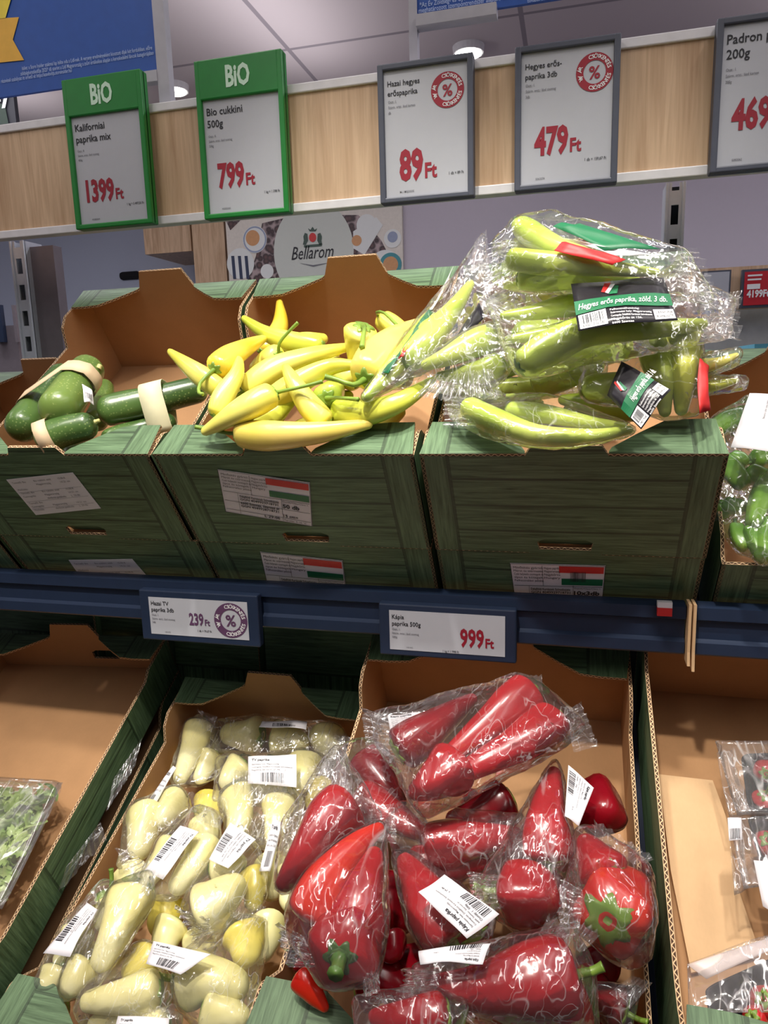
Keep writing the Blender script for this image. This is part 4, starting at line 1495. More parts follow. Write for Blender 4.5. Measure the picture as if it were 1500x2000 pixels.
def band(objs, fr, t, wdt, lab, m, name='paper_band', pts=None):
    """a paper strip wrapped round courgettes: convex loop around their cross-sections"""
    V0, F0, _ = CLOUD[objs[0]]
    mv = pts
    a, b = fr.at(*pts[0]), fr.at(*pts[1])
    ax_ = (b - a).normalized()
    c0 = (a + b) / 2
    e1 = ax_.orthogonal().normalized()
    e2 = ax_.cross(e1)
    P2 = []
    for o in objs:
        V = CLOUD[o][0]
        for p in V:
            if abs((p - c0).dot(ax_)) < wdt * 0.9: P2.append(((p - c0).dot(e1), (p - c0).dot(e2)))
    P2 = sorted(set(P2))

    def half(ps):
        h = []
        for p in ps:
            while len(h) > 1 and (h[-1][0] - h[-2][0]) * (p[1] - h[-2][1]) - (h[-1][1] - h[-2][1]) * (p[0] - h[-2][0]) <= 0: h.pop()
            h.append(p)
        return h
    H = half(P2)[:-1] + half(P2[::-1])[:-1]
    cx = sum(p[0] for p in H) / len(H)
    cy = sum(p[1] for p in H) / len(H)
    H = [(p[0] + (p[0] - cx) * 0.03 + math.copysign(0.001, p[0] - cx), p[1] + (p[1] - cy) * 0.03 + math.copysign(0.001, p[1] - cy)) for p in H]
    V, F = [], []
    n = len(H)
    for lay in (0.0, 0.0006):
        for sgn in (-0.5, 0.5):
            for p in H:
                q = V3((p[0] - cx, p[1] - cy)).to_3d()
                g = math.hypot(q.x, q.y) or 1
                k = 1 + lay / g
                V.append(c0 + e1 * (cx + q.x * k) + e2 * (cy + q.y * k) + ax_ * wdt * sgn)
    for i in range(n):
        j = (i + 1) % n
        F += [(i, j, j + n, i + n), (2 * n + i, 3 * n + i, 3 * n + j, 2 * n + j), (i, 2 * n + i, 2 * n + j, j), (n + i, n + j, 3 * n + j, 3 * n + i)]
    t_ = thing(name, c0, lab, 'band', 'paper bands round the courgettes')
    obj('strip', V, F, m, t_, True)
    return t_


BANDC = plain('band_cream', srgb(222, 196, 160), 0.65)
BANDW = plain('band_pale', srgb(232, 228, 190), 0.65)
bt_ = band([z1, z2], FU, 0.5, 0.021, 'cream paper band printed in faint red round the two upright courgettes', BANDC, pts=[(140, 738, 0.0), (90, 808, 0.0)])
band([z4, z5], FU, 0.5, 0.03, 'pale blank paper band round the long courgette', BANDW, pts=[(292, 800, -.03), (332, 790, -.03)])
band([z3], FU, 0.5, 0.016, 'cream paper band at the left end of the front courgette', BANDC, pts=[(84, 858, .01), (100, 852, .01)])
bag_label(bt_, FU, [(160, 750, .052), (180, 762, .044), (184, 790, .036), (165, 784, .046)], [], (0.15, .45, .85, .85), name='white_print', bulge=0.002)

# ---- loose yellow peppers
YG = 'loose yellow hot peppers'


def yp(pts, r, col, lab, stem=None, kind='hot', **kw):
    return pepper('yellow_pepper', FU, pts, r, kind, col, 'yellow pepper ' + lab if col not in ('lim', 'dgr') else 'lime green pepper ' + lab, 'pepper', YG, stem=stem, **kw)


yp([(462, 846, .02), (545, 850, .022), (640, 842, .02), (728, 827, .015)], 30, 'pea', 'lying along the front flange, stem to the left', [(445, 846, .022), (415, 840, .024), (382, 834, .026)])
yp([(540, 766, .05), (470, 803, .045), (395, 846, .02)], 27, 'yel', 'slanting to the lower left with a long straight stem', [(560, 762, .055), (600, 753, .058), (630, 745, .06)])
yp([(474, 766, .02), (535, 722, .03), (610, 695, .03), (690, 676, .02)], 25, 'yel', 'stretching to the right, second from the top of the heap', None)
yp([(520, 790, .02), (585, 745, .035), (645, 716, .04), (702, 712, .045)], 26, 'yel', 'whose pointed tip ends under the round pale one', None)
yp([(640, 830, .015), (606, 795, .03), (575, 750, .05), (556, 713, .055)], 24, 'yel', 'standing with its thin tip up in the middle of the heap', 0)
yp([(486, 848, .0), (530, 815, .01), (582, 770, .02)], 26, 'lim', 'under the long stemmed one in the middle', 0)
yp([(434, 764, .04), (385, 728, .055), (330, 685, .06)], 21, 'yel', 'poking over the left wall of its crate', 0)
yp([(418, 722, .06), (462, 690, .05), (518, 660, .03)], 25, 'ora', 'with a curly stem at the upper left', [(408, 730, .062), (391, 748, .06), (388, 766, .06), (396, 770, .06)])
yp([(512, 690, -.02), (546, 640, -.015), (546, 585, -.01)], 19, 'ora', 'leaning upright in the back left corner', 0)
yp([(632, 678, .02), (570, 668, .025), (515, 648, .03), (474, 620, .035)], 21, 'lim', 'pointing up left against the back wall', 0)
yp([(546, 694, .03), (520, 702, .02), (488, 722, .015)], 22, 'yel', 'with an upright bent stem near the back left', [(545, 672, .045), (560, 652, .055), (582, 630, .065)])
yp([(422, 815, .03), (434, 780, .04), (460, 735, .05), (466, 706, .055), (456, 700, .056)], 22, 'yel', 'bent like a hook near the left wall', 0)
yp([(710, 636, .05), (702, 668, .03), (694, 712, .0)], 34, 'yel', 'seen end on, round and pale, at the back right', [(712, 642, .065), (709, 660, .07), (707, 678, .07)], 'tv')
yp([(712, 742, .045), (738, 700, .045), (772, 668, .04), (822, 630, .02)], 38, 'pea', 'the fattest one, at the right under the leaning bag', [(690, 752, .055), (660, 742, .06), (634, 736, .065)])
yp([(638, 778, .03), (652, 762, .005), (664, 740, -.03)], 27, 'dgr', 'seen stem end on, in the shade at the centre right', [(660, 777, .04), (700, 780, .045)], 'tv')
yp([(652, 806, .01), (715, 806, .02), (780, 786, .03), (850, 740, .03)], 27, 'lim', 'lying at the front right under the leaning bag', 0)
yp([(742, 622, .01), (800, 660, .0), (850, 690, -.02)], 22, 'yel', 'hidden at the back right with an arched stem', [(736, 610, .03), (752, 612, .04), (780, 640, .05)])
for i, (p, r, c, lab) in enumerate(((((610, 838, -.02), (540, 860, -.02)), 26, 'yel', 'low at the front under the flange-side one'), (((700, 822, -.02), (620, 838, -.02)), 26, 'yel', 'low at the front right'), (((500, 745, -.01), (450, 790, -.01)), 26, 'lim', 'deep in the heap at the left'), (((600, 720, -.01), (660, 690, -.02)), 28, 'yel', 'deep in the heap at the centre back'), (((700, 745, .0), (640, 700, .0)), 26, 'yel', 'deep in the heap under the fat one'), (((590, 800, -.02), (690, 770, -.02)), 28, 'lim', 'deep in the heap at the centre front'), (((560, 690, -.03), (640, 660, -.04)), 26, 'yel', 'lowest at the back of the heap'), (((780, 740, -.01), (800, 690, -.03)), 28, 'yel', 'against the right wall under the bag'), ((FU.P(-0.44, 0.032, -0.12), FU.P(-0.32, 0.032, -0.12)), 38, 'yel', 'at the bottom by the front wall, left'), ((FU.P(-0.30, 0.032, -0.12), FU.P(-0.18, 0.032, -0.12)), 38, 'yel', 'at the bottom by the front wall, centre'), (((720, 850, -.05), (790, 800, -.05)), 30, 'yel', 'at the bottom by the front wall, right'), (((420, 800, -.06), (520, 790, -.06)), 30, 'yel', 'at the bottom by the left wall'))):
    yp(list(p), r, c, lab, 0)

# ---- bagged green hot peppers
GG = 'bagged green hot peppers'


def gp(pts, r, lab, stem=0, col='grn', **kw):
    return pepper('green_pepper', FU, pts, r, 'hot', col, 'green hot pepper ' + lab, 'pepper', GG, stem=stem, **kw)


GB = 'clear bags of green hot peppers'


def black_label(parent, fr, c, txt_rot=0, n0=0.0, ta=0.03, full=True):
    pts = [fr.at(*p) for p in c]
    s = Sheet(pts, 0.004, 0.0015)
    lb = s.sheet('black_label', LBLACK, parent, 8)
    L = 0.0008
    v, f = s.geo_rect(0.0, 0.42, 1.0, 0.68, L, 6)
    obj('green_stripe', v, f, FLAGGREEN, lb)
    v, f = s.geo_text('Hegyes erős paprika, zöld. 3 db.', ta, 0.61, 0.11, L * 1.8, 0.008, 0.9, 0.35, maxw=0.92)
    obj('lettering', v, f, LWHITE, lb)
    v, f = s.geo_rect(0.02, 0.70, 0.3, 0.985, L)
    wp = obj('barcode_field', v, f, LWHITE, lb)
    v, f = s.geo_rect(0.78, 0.76, 0.985, 0.97, L)
    obj('date_field', v, f, LWHITE, lb)
    v, f = merge([s.barcode(0.05, 0.73, 0.27, 0.9, L * 1.8), s.geo_text('5 998713 701542', 0.05, 0.965, 0.045, L * 1.8, 0.01, maxw=0.22), s.geo_text('L: 8 83am 29-06', 0.8, 0.85, 0.05, L * 1.8, 0.01, maxw=0.17), s.geo_text('db/csomag 2x25/TW', 0.8, 0.93, 0.05, L * 1.8, 0.01, maxw=0.17)])
    obj('printed_text', v, f, INK, lb)
    P = [s.geo_text(q, 0.34, 0.76 + i * 0.06, 0.035, L, 0.006, maxw=0.42) for i, q in enumerate(('Felhasználhatóság:', 'Származási hely: Magyarország', 'Csomagolja: Délalföldi Kertészek Szövetkezete', 'Nagykőrös út 126.', '6600 Szentes'))]
    v, f = merge(P)
    obj('small_print', v, f, LWHITE, lb)
    r = [s.geo_poly([(0.3, 0.28), (0.36, 0.06), (0.43, 0.06), (0.34, 0.3)], L)]
    v, f = merge(r)
    obj('red_ribbon', v, f, FLAGRED, lb)
    v, f = s.geo_poly([(0.34, 0.3), (0.42, 0.1), (0.47, 0.1), (0.37, 0.34)], L)
    obj('white_ribbon', v, f, LWHITE, lb)
    v, f = s.geo_poly([(0.37, 0.36), (0.46, 0.14), (0.5, 0.16), (0.46, 0.36)], L)
    obj('green_ribbon', v, f, FLAGGREEN, lb)
    return lb, s


def flap(parent, name, fr, c, m, bulge=0.003):
    s = Sheet([fr.at(*p) for p in c], bulge, 0.0015)
    return s.sheet(name, m, parent, 6)


# fill at the bottom of the crate
f1 = gp([(880, 770, -.03), (980, 760, -.02), (1090, 745, -.01)], 30, 'deep in the crate under the leaning bag')
f2 = gp([(1040, 745, -.0), (1100, 735, .01), (1180, 715, .01)], 30, 'low in the crate under the black labelled bag')
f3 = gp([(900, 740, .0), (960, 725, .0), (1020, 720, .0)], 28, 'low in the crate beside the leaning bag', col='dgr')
bag(FU, 'clear bag of green peppers deep in the crate, mostly covered by the other bags', [f1, f2, f3], [(850, 745, .0), (1180, 760, .0), (1010, 690, .02)], GB)

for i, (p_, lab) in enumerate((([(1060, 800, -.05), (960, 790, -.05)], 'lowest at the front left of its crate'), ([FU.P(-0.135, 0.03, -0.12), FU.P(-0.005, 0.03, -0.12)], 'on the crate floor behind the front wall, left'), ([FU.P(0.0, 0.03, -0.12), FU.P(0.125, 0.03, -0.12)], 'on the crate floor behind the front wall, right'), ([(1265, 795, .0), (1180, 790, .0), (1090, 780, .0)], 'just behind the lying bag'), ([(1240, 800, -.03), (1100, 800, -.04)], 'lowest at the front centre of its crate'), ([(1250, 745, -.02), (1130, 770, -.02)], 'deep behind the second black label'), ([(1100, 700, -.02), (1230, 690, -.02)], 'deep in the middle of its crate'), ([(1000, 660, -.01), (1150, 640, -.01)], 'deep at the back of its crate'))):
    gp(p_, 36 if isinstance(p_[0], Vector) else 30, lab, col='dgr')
# leaning bag
a1 = gp([(790, 715, .05), (842, 655, .06), (890, 597, .065), (922, 550, .07)], 26, 'standing tip up in the leaning bag, right one')
a2 = gp([(846, 622, .05), (815, 665, .05), (765, 722, .05), (709, 782, .045)], 26, 'in the leaning bag with its tip down at lower left')
a3 = gp([(850, 640, .045), (800, 690, .04), (745, 735, .04)], 22, 'at the left edge of the leaning bag')
b_ = bag(FU, 'clear bag leaning up left over the yellow peppers', [a1, a2, a3], [(945, 452, .09), (938, 470, .085), (884, 548, .06), (740, 742, .045), (975, 600, .06), (905, 700, .05)], GB, amp=0.0018)
flap(b_, 'flag_strip', FU, [(832, 612, .062), (846, 604, .066), (758, 728, .06), (740, 732, .055)], FLAGGREEN)
flap(b_, 'flag_strip_white', FU, [(872, 560, .066), (884, 520, .074), (846, 604, .068), (838, 606, .066)], LWHITE)
flap(b_, 'flag_strip_red', FU, [(796, 672, .064), (806, 664, .068), (786, 696, .066), (778, 700, .062)], FLAGRED, 0.001)
flap(b_, 'black_label', FU, [(935, 590, .068), (948, 618, .064), (898, 668, .055), (890, 660, .058)], LBLACK)

# low bag in front of it
c1 = gp([(975, 655, .06), (925, 672, .06), (870, 698, .06), (822, 716, .055)], 29, 'with its broad end to the right in the low bag')
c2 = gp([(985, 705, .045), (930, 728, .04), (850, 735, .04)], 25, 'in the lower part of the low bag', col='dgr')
bag(FU, 'clear crumpled bag lying low over the gap between the two crates', [c1, c2], [(735, 766, .035), (770, 758, .04), (800, 765, .03), (890, 770, .035), (970, 762, .04), (1010, 700, .055), (960, 640, .07)], GB, m=FILMD, amp=0.003)

# top bag
t1 = gp([(1014, 440, .14), (1052, 465, .145), (1110, 490, .145), (1215, 512, .14)], 25, 'the topmost of the pile, stem at the upper left', None, stemcol=STEMD)
t2 = gp([(992, 504, .14), (1060, 514, .14), (1150, 520, .14), (1290, 534, .13)], 24, 'second from the top of the pile, lying level')
t3 = gp([(1010, 545, .12), (1110, 545, .12), (1250, 545, .115)], 24, 'third from the top, behind the black label')
b_ = bag(FU, 'topmost clear bag with red white and green print, on the pile of green peppers', [t1, t2, t3], [(1084, 412, .15), (1150, 425, .15), (1290, 482, .14), (1002, 440, .145), (1356, 492, .13), (956, 478, .13), (1388, 556, .12), (1010, 425, .15), (950, 560, .12), (1410, 600, .11)], GB)
flap(b_, 'flag_print_green', FU, [(1080, 440, .158), (1132, 436, .160), (1290, 486, .150), (1180, 488, .155)], FLAGGREEN)
flap(b_, 'flag_print_white', FU, [(1092, 462, .157), (1180, 488, .154), (1290, 500, .148), (1200, 500, .152)], LWHITE)
flap(b_, 'flag_print_red', FU, [(1082, 488, .157), (1105, 470, .159), (1222, 508, .152), (1196, 518, .152)], FLAGRED)

# bag with the long black label
d1 = gp([(1012, 720, .075), (1075, 678, .085), (1155, 645, .09), (1290, 640, .085), (1382, 632, .08)], 34, 'the fattest, stretching right under the black label', stemcol=STEMD)
d2 = gp([(1200, 580, .09), (1100, 598, .095), (1040, 610, .095), (976, 617, .095)], 25, 'with its tip to the left beside the barcode')
d3 = gp([(1180, 630, .07), (1080, 650, .075), (985, 664, .075)], 22, 'thin one below the barcode tip')
d4 = gp([(1230, 560, .085), (1140, 568, .09), (1040, 545, .09)], 22, 'above the black label')
b_ = bag(FU, 'clear bag with a long black label lying level in the pile', [d1, d2, d3, d4], [(945, 584, .09), (985, 560, .095), (1000, 730, .075), (1440, 584, .075), (1441, 668, .07), (1395, 560, .085), (1330, 540, .09), (985, 690, .075)], GB)
black_label(b_, FU, [(1115, 556, .128), (1296, 543, .126), (1324, 624, .120), (1130, 645, .124)])

# standing bag at the right front
e1 = gp([(1328, 640, .06), (1334, 720, .05), (1330, 812, .02)], 36, 'standing upright at the right of the crate', col='lim')
e2 = gp([(1278, 668, .055), (1292, 740, .045), (1300, 815, .02)], 32, 'standing upright beside the black label')
e3 = gp([(1140, 765, .03), (1185, 750, .04), (1240, 735, .04)], 26, 'lying left in the standing bag')
b_ = bag(FU, 'clear bag standing upright at the right front corner of the crate', [e1, e2, e3], [(1143, 700, .05), (1324, 628, .07), (1372, 690, .05), (1372, 815, .02), (1146, 770, .03), (1240, 668, .06)], GB)
lb, s_ = black_label(b_, FU, [(1262, 712, .082), (1312, 762, .074), (1292, 838, .052), (1236, 838, .05)][::1] and [(1186, 772, .062), (1214, 706, .078), (1310, 760, .076), (1252, 838, .054)], ta=0.3)
flap(b_, 'flag_print_red', FU, [(1366, 700, .062), (1384, 716, .052), (1386, 802, .03), (1364, 808, .034)], FLAGRED)

# lying bag at the front
g1 = gp([(910, 792, .03), (965, 822, .035), (1050, 850, .035), (1150, 852, .03), (1236, 838, .028)], 26, 'along the front flange, tip to the right')
g2 = gp([(990, 800, .02), (1070, 810, .025), (1150, 825, .025), (1225, 832, .022)], 20, 'behind the front one in the lying bag')
bag(FU, 'clear bag lying along the front flange with two long peppers', [g1, g2], [(862, 782, .025), (872, 822, .02), (942, 768, .04), (1080, 770, .04), (1245, 838, .025), (930, 850, .02)], GB)

# bags poking out over the right wall
h1 = gp([(1340, 720, .04), (1400, 710, .05), (1443, 692, .055)], 15, 'streaked red, its tip poking out over the right wall', col='yel')
bag(FU, 'clear bag tip poking out over the right crate wall, upper one', [h1], [(1370, 735, .035), (1375, 690, .06), (1448, 680, .06), (1446, 720, .05)], GB, n0=0.0)
h2 = gp([(1340, 760, .02), (1400, 752, .03), (1443, 742, .035)], 15, 'pale tip lying over the right wall, lower one', col='lim')
bag(FU, 'clear bag tip poking out over the right crate wall, lower one', [h2], [(1370, 775, .02), (1380, 735, .04), (1462, 735, .035), (1460, 765, .03)], GB)

# ---- padron peppers at the right edge
PG = 'small green Padron peppers'
pads = []
for pts, r, lab in (([(1412, 905, -.05), (1440, 935, -.045), (1475, 975, -.045)], 25, 'the longest one, slanting down right beside the green crate'), ([(1430, 895, -.07), (1448, 905, -.07)], 17, 'small round one just under the paper label'), ([(1470, 925, -.06), (1510, 945, -.06)], 22, 'wrinkled one at the right edge, under the label'), ([(1420, 985, -.06), (1448, 990, -.06)], 18, 'small knobbly one in the middle'), ([(1400, 990, -.07), (1420, 1000, -.07)], 18, 'one half hidden by the green crate'), ([(1500, 945, -.04), (1480, 1000, -.04)], 22, 'bright one standing at the right edge'), ([(1465, 1040, -.05), (1478, 1070, -.05)], 18, 'curled bright one at the front'), ([(1440, 1035, -.06), (1450, 1062, -.06)], 18, 'pale one at the front left'), ([(1500, 1030, -.05), (1495, 1075, -.05)], 24, 'front one at the right edge'), ([(1440, 820, -.06), (1400, 840, -.06)], 24, 'back one beside the crate flange'), ([(1480, 900, -.08), (1520, 890, -.08)], 24, 'dark one in the shade below the label')):
    pts = [(pts[0][0] * 1.3 - pts[1][0] * 0.3, pts[0][1] * 1.3 - pts[1][1] * 0.3, pts[0][2]), (pts[1][0] * 1.5 - pts[0][0] * 0.5, pts[1][1] * 1.5 - pts[0][1] * 0.5, pts[1][2])]
    pads.append(pepper('padron_pepper', FU, pts, r * 0.9, 'pad', 'pad', 'green Padron pepper, ' + lab, 'pepper', PG, stem=None, stemcol=STEMD, n0=-0.085))
b_ = bag(FU, 'clear bag of Padron peppers with a white paper label at the right edge', pads, [(1405, 860, -.11), (1540, 880, -.09), (1540, 1070, -.11), (1412, 1020, -.12), (1465, 770, -.09), (1540, 770, -.09)], 'clear bags of Padron peppers')
bag_label(b_, FU, [(1464, 768, -.065), (1560, 773, -.065), (1548, 886, -.065), (1427, 874, -.065)], [('200g', .52, .3, .12, .4, .02)] + [(q, .08, .5 + i * .1, .045, .6, 0) for i, q in enumerate(('Padron paprika', 'Származási hely: lásd csomag'))], None, rotate=1)

# ---- pale yellow peppers in bags
TG = 'pale yellow peppers in bags'
TB = 'clear bags of pale yellow peppers'


def tp(pts, r, lab, stem=0, col='tv', **kw):
    return pepper('pale_pepper', FB, pts, r * 1.12, 'tv', col, 'pale yellow pepper ' + lab, 'pepper', TG, stem=stem, n0=-0.01, **kw)


def tl(b, c, rot=0, n=0.03):
    """c: (px, py, height) corners"""
    return bag_label(b, FB, c, [('TV paprika', .08, .2, .09, .6, .015), ('Származási hely: Magyarország', .08, .34, .05, .8, 0), ('Csomagolja: Délalföldi Kertészek Szövetkezete', .08, .44, .05, .84, 0), ('Nagykőrös, Szarvasi út 126. 3db', .08, .54, .05, .8, 0)], (.28, .62, .76, .92), n=n, rotate=rot)


def quad(cx, cy, w_, h_, ang, n):
    """rotated rectangle on the photo, corners TL,TR,BR,BL"""
    c, s = math.cos(R(ang)), math.sin(R(ang))
    return [(cx + x * c - y * s, cy + x * s + y * c, n) for x, y in ((-w_ / 2, -h_ / 2), (w_ / 2, -h_ / 2), (w_ / 2, h_ / 2), (-w_ / 2, h_ / 2))]


a1 = tp([(392, 1415, -.04), (375, 1465, -.035), (348, 1530, -.03)], 27, 'upright in the back left corner bag, left one')
a2 = tp([(418, 1470, -.05), (400, 1500, -.05), (385, 1530, -.05)], 24, 'in the back left corner bag, right one')
b_ = bag(FB, 'clear bag in the back left corner of the pale pepper crate', [a1, a2], [(390, 1395, -.02), (335, 1545, -.02), (425, 1520, -.03), (330, 1510, -.02)], TB, m=FILMD)
tl(b_, [(338, 1496, -.01), (345, 1500, -.008), (290, 1590, -.02), (268, 1592, -.02)])
a1 = tp([(515, 1436, -.05), (480, 1435, -.05), (430, 1432, -.05)], 34, 'at the back of its crate, left of three')
a2 = tp([(530, 1445, -.045), (565, 1447, -.045), (604, 1455, -.05)], 34, 'at the back of its crate, middle of three')
a3 = tp([(634, 1425, -.05), (640, 1450, -.05), (660, 1480, -.055)], 33, 'at the back of its crate, right of three')
b_ = bag(FB, 'clear bag lying along the back wall of the pale pepper crate', [a1, a2, a3], [(420, 1405, -.04), (680, 1440, -.03), (690, 1480, -.04), (400, 1470, -.04)], TB, m=FILMD)
tl(b_, [(512, 1409, -.015), (600, 1409, -.015), (598, 1424, -.01), (506, 1420, -.01)])
a1 = tp([(480, 1490, -.03), (455, 1512, -.03), (435, 1540, -.03)], 28, 'left of the label in the second row bag')
a2 = tp([(600, 1480, -.035), (590, 1515, -.03), (575, 1550, -.03)], 32, 'right of the label in the second row bag')
a3 = tp([(520, 1510, -.04), (530, 1540, -.04), (520, 1570, -.04)], 30, 'under the label of the second row bag')
b_ = bag(FB, 'clear bag in the second row with a square upright label', [a1, a2, a3], [(420, 1480, -.02), (640, 1480, -.02), (640, 1540, -.02), (410, 1570, -.02)], TB, m=FILMD)
tl(b_, [(485, 1478, .012), (579, 1474, .012), (579, 1538, .006), (484, 1530, .006)])
a1 = tp([(290, 1580, -.03), (280, 1620, -.025), (270, 1680, -.03)], 36, 'squat one along the left wall, halfway down')
a2 = tp([(345, 1555, -.03), (325, 1585, -.02), (305, 1615, -.02)], 28, 'above the squat one along the left wall')
b_ = bag(FB, 'clear bag against the left wall, halfway down the pale pepper crate', [a1, a2], [(330, 1545, -.01), (250, 1640, -.02), (225, 1700, -.02), (380, 1580, -.01)], TB, m=FILMD)
a1 = tp([(462, 1548, -.02), (470, 1590, -.01), (455, 1640, -.01)], 32, 'at the top of the centre bag')
a2 = tp([(545, 1560, -.02), (540, 1605, -.015), (530, 1650, -.02)], 30, 'at the right of the centre bag')
b_ = bag(FB, 'clear bag at the centre of its crate, its frosted end at the top', [a1, a2], [(430, 1545, .0), (560, 1520, .0), (600, 1570, .0), (580, 1680, -.01), (470, 1520, .0)], TB, m=FILMD)
tl(b_, [(533, 1600, .018), (552, 1606, .014), (528, 1702, .006), (506, 1702, .01)])
a1 = tp([(410, 1640, .01), (380, 1690, .015), (334, 1745, .01)], 34, 'long, right of the slim slanted label')
a2 = tp([(345, 1640, -.0), (310, 1690, .0), (275, 1740, .0)], 26, 'under the slim slanted label')
a3 = tp([(390, 1600, .0), (405, 1630, .0), (380, 1660, -.01)], 26, 'in the top of the slim labelled bag')
b_ = bag(FB, 'clear bag with a slim slanted label, left of centre', [a1, a2, a3], [(385, 1570, .015), (360, 1580, .01), (430, 1620, .015), (255, 1760, .01), (340, 1765, .01)], TB, m=FILMD)
tl(b_, [(352, 1612, .042), (388, 1624, .042), (318, 1718, .034), (282, 1700, .034)], 1)
a1 = tp([(386, 1790, .02), (430, 1755, .028), (476, 1716, .02)], 45, 'broad, stem end to the lower left, at the centre')
a2 = tp([(490, 1700, .0), (498, 1740, .0), (490, 1780, -.01)], 28, 'at the right of the wide labelled bag', col='tvy')
a3 = tp([(410, 1700, .01), (450, 1690, .01), (480, 1680, .0)], 28, 'under the wide slanted label')
b_ = bag(FB, 'clear bag with a wide slanted label, at the centre of its crate', [a1, a2, a3], [(470, 1600, .02), (500, 1640, .02), (370, 1800, .015), (420, 1830, .01), (520, 1760, .0), (340, 1780, .0)], TB, m=FILMD)
tl(b_, [(450, 1606, .04), (500, 1640, .04), (446, 1697, .04), (408, 1678, .04)], 1)
a1 = tp([(217, 1738, .0), (214, 1765, -.01), (195, 1820, -.02)], 30, 'seen end on with its green scar, near the left wall', None, rcal=0.8)
a2 = tp([(160, 1810, -.0), (140, 1850, .0), (110, 1890, -.01)], 30, 'under the slanted label with the barcode at left')
a3 = tp([(120, 1890, .0), (100, 1920, .0), (80, 1945, -.01)], 32, 'at the front left corner', None)
b_ = bag(FB, 'clear bag in the front left with a long slanted barcode label', [a1, a2, a3], [(200, 1715, .01), (90, 1875, .01), (70, 1930, .0), (180, 1880, .01), (245, 1730, .0)], TB, m=FILMD)
tl(b_, [(170, 1763, .034), (190, 1776, .036), (136, 1868, .034), (84, 1862, .026)], 1)
a1 = tp([(262, 1740, .035), (232, 1810, .045), (190, 1900, .035)], 40, 'long and pale under a shiny fold, front left of centre')
a2 = tp([(170, 1880, .015), (145, 1915, .02), (130, 1950, .015)], 32, 'below the shiny fold at front left')
b_ = bag(FB, 'clear bag with a long bright fold, front left of centre', [a1, a2], [(300, 1690, .045), (280, 1700, .045), (185, 1945, .035), (110, 1930, .02), (300, 1760, .03)], TB, amp=0.0016)
a1 = tp([(318, 1932, .03), (245, 1945, .035), (158, 1958, .03)], 36, 'lying level at the front')
a2 = tp([(300, 1860, .0), (275, 1885, .005), (240, 1900, .0)], 36, 'bright yellow between the labelled bags', col='tvy')
a3 = tp([(262, 1990, .01), (220, 1990, .01), (170, 2010, .01)], 32, 'at the very front edge, lowest of the frame')
b_ = bag(FB, 'clear bag lying level at the front of the pale pepper crate', [a1, a2, a3], [(342, 1930, .025), (338, 1965, .025), (140, 1985, .02), (165, 1925, .03)], TB, m=FILMD)
a1 = tp([(352, 1912, .025), (425, 1912, .03), (485, 1935, .02)], 46, 'broad, right of the tilted barcode label', None)
a2 = tp([(470, 1810, .0), (480, 1845, .0), (478, 1890, -.0)], 42, 'bright yellow, behind the red pepper crate corner', col='tvy')
a3 = tp([(400, 1970, .015), (450, 1985, .015), (490, 2000, .01)], 42, 'at the front edge beside the red pepper crate')
b_ = bag(FB, 'clear bag at the front right with a tilted barcode label', [a1, a2, a3], [(345, 1880, .03), (440, 1780, .02), (510, 1830, .01), (370, 1990, .02), (510, 1960, .01)], TB, m=FILMD)
tl(b_, [(300, 1838, .060), (412, 1864, .064), (352, 1903, .064), (285, 1882, .058)])
a1 = tp([(330, 2010, .02), (280, 2012, .02), (230, 2020, .01)], 34, 'below the label cut by the lower edge of the picture')
b_ = bag(FB, 'clear bag cut by the lower edge of the picture', [a1], [(360, 1990, .03), (200, 1995, .02), (360, 2030, .02)], TB, m=FILMD)
tl(b_, [(230, 1984, .048), (330, 1988, .048), (330, 2040, .046), (220, 2040, .046)])
for i, (p, r, lab) in enumerate((([(330, 1560, -.08), (300, 1620, -.08)], 34, 'at the bottom of the crate on the left'), ([(420, 1560, -.08), (400, 1620, -.07)], 34, 'at the bottom of the crate near the centre'), ([(560, 1600, -.08), (560, 1680, -.07)], 36, 'at the bottom of the crate on the right'), ([(440, 1650, -.05), (420, 1720, -.04)], 36, 'deep under the centre bags'), ([(540, 1680, -.04), (530, 1760, -.04)], 40, 'deep beside the red pepper crate'), ([(330, 1760, -.03), (300, 1830, -.03)], 40, 'deep under the front bags'), ([(420, 1830, -.03), (360, 1850, -.03)], 40, 'deep behind the tilted barcode label'), ([(180, 1850, -.04), (130, 1900, -.04)], 40, 'deep in the front left corner'), ([(470, 1960, -.03), (400, 1950, -.03)], 40, 'deep at the front right'), ([(250, 1960, -.03), (200, 1950, -.03)], 40, 'deep at the front'), ([(575, 1690, -.02), (560, 1780, -.02)], 36, 'against the right wall near the red pepper crate'), ([(545, 1560, -.07), (600, 1560, -.07)], 38, 'deep beside the square label'), ([(520, 1790, -.02), (500, 1880, -.02)], 38, 'in the front right corner of the pale pepper crate'), ([(640, 1540, -.06), (620, 1600, -.06)], 36, 'in the back right part of the pale pepper crate'), ([(260, 1700, -.05), (240, 1760, -.05)], 36, 'low by the left wall'), ([(370, 1480, -.09), (430, 1500, -.09)], 36, 'low at the back left of the pale pepper crate'), ([(345, 1800, -.02), (320, 1870, -.02)], 34, 'low between the barcode labels'), ([(130, 1980, -.02), (90, 1960, -.02)], 36, 'low behind the front left flange'))):
    tp(p, r, lab, col='tvy' if i % 2 else 'tv')

# ---- red peppers in bags
RG = 'red pointed peppers in bags'
RB = 'clear bags of red peppers'


def rp(pts, r, lab, stem=0, col='red', kind='kap', **kw):
    return pepper('red_pepper', FH, pts, r, kind, col, 'red pepper ' + lab, 'pepper', RG, stem=stem, n0=0.0, **kw)


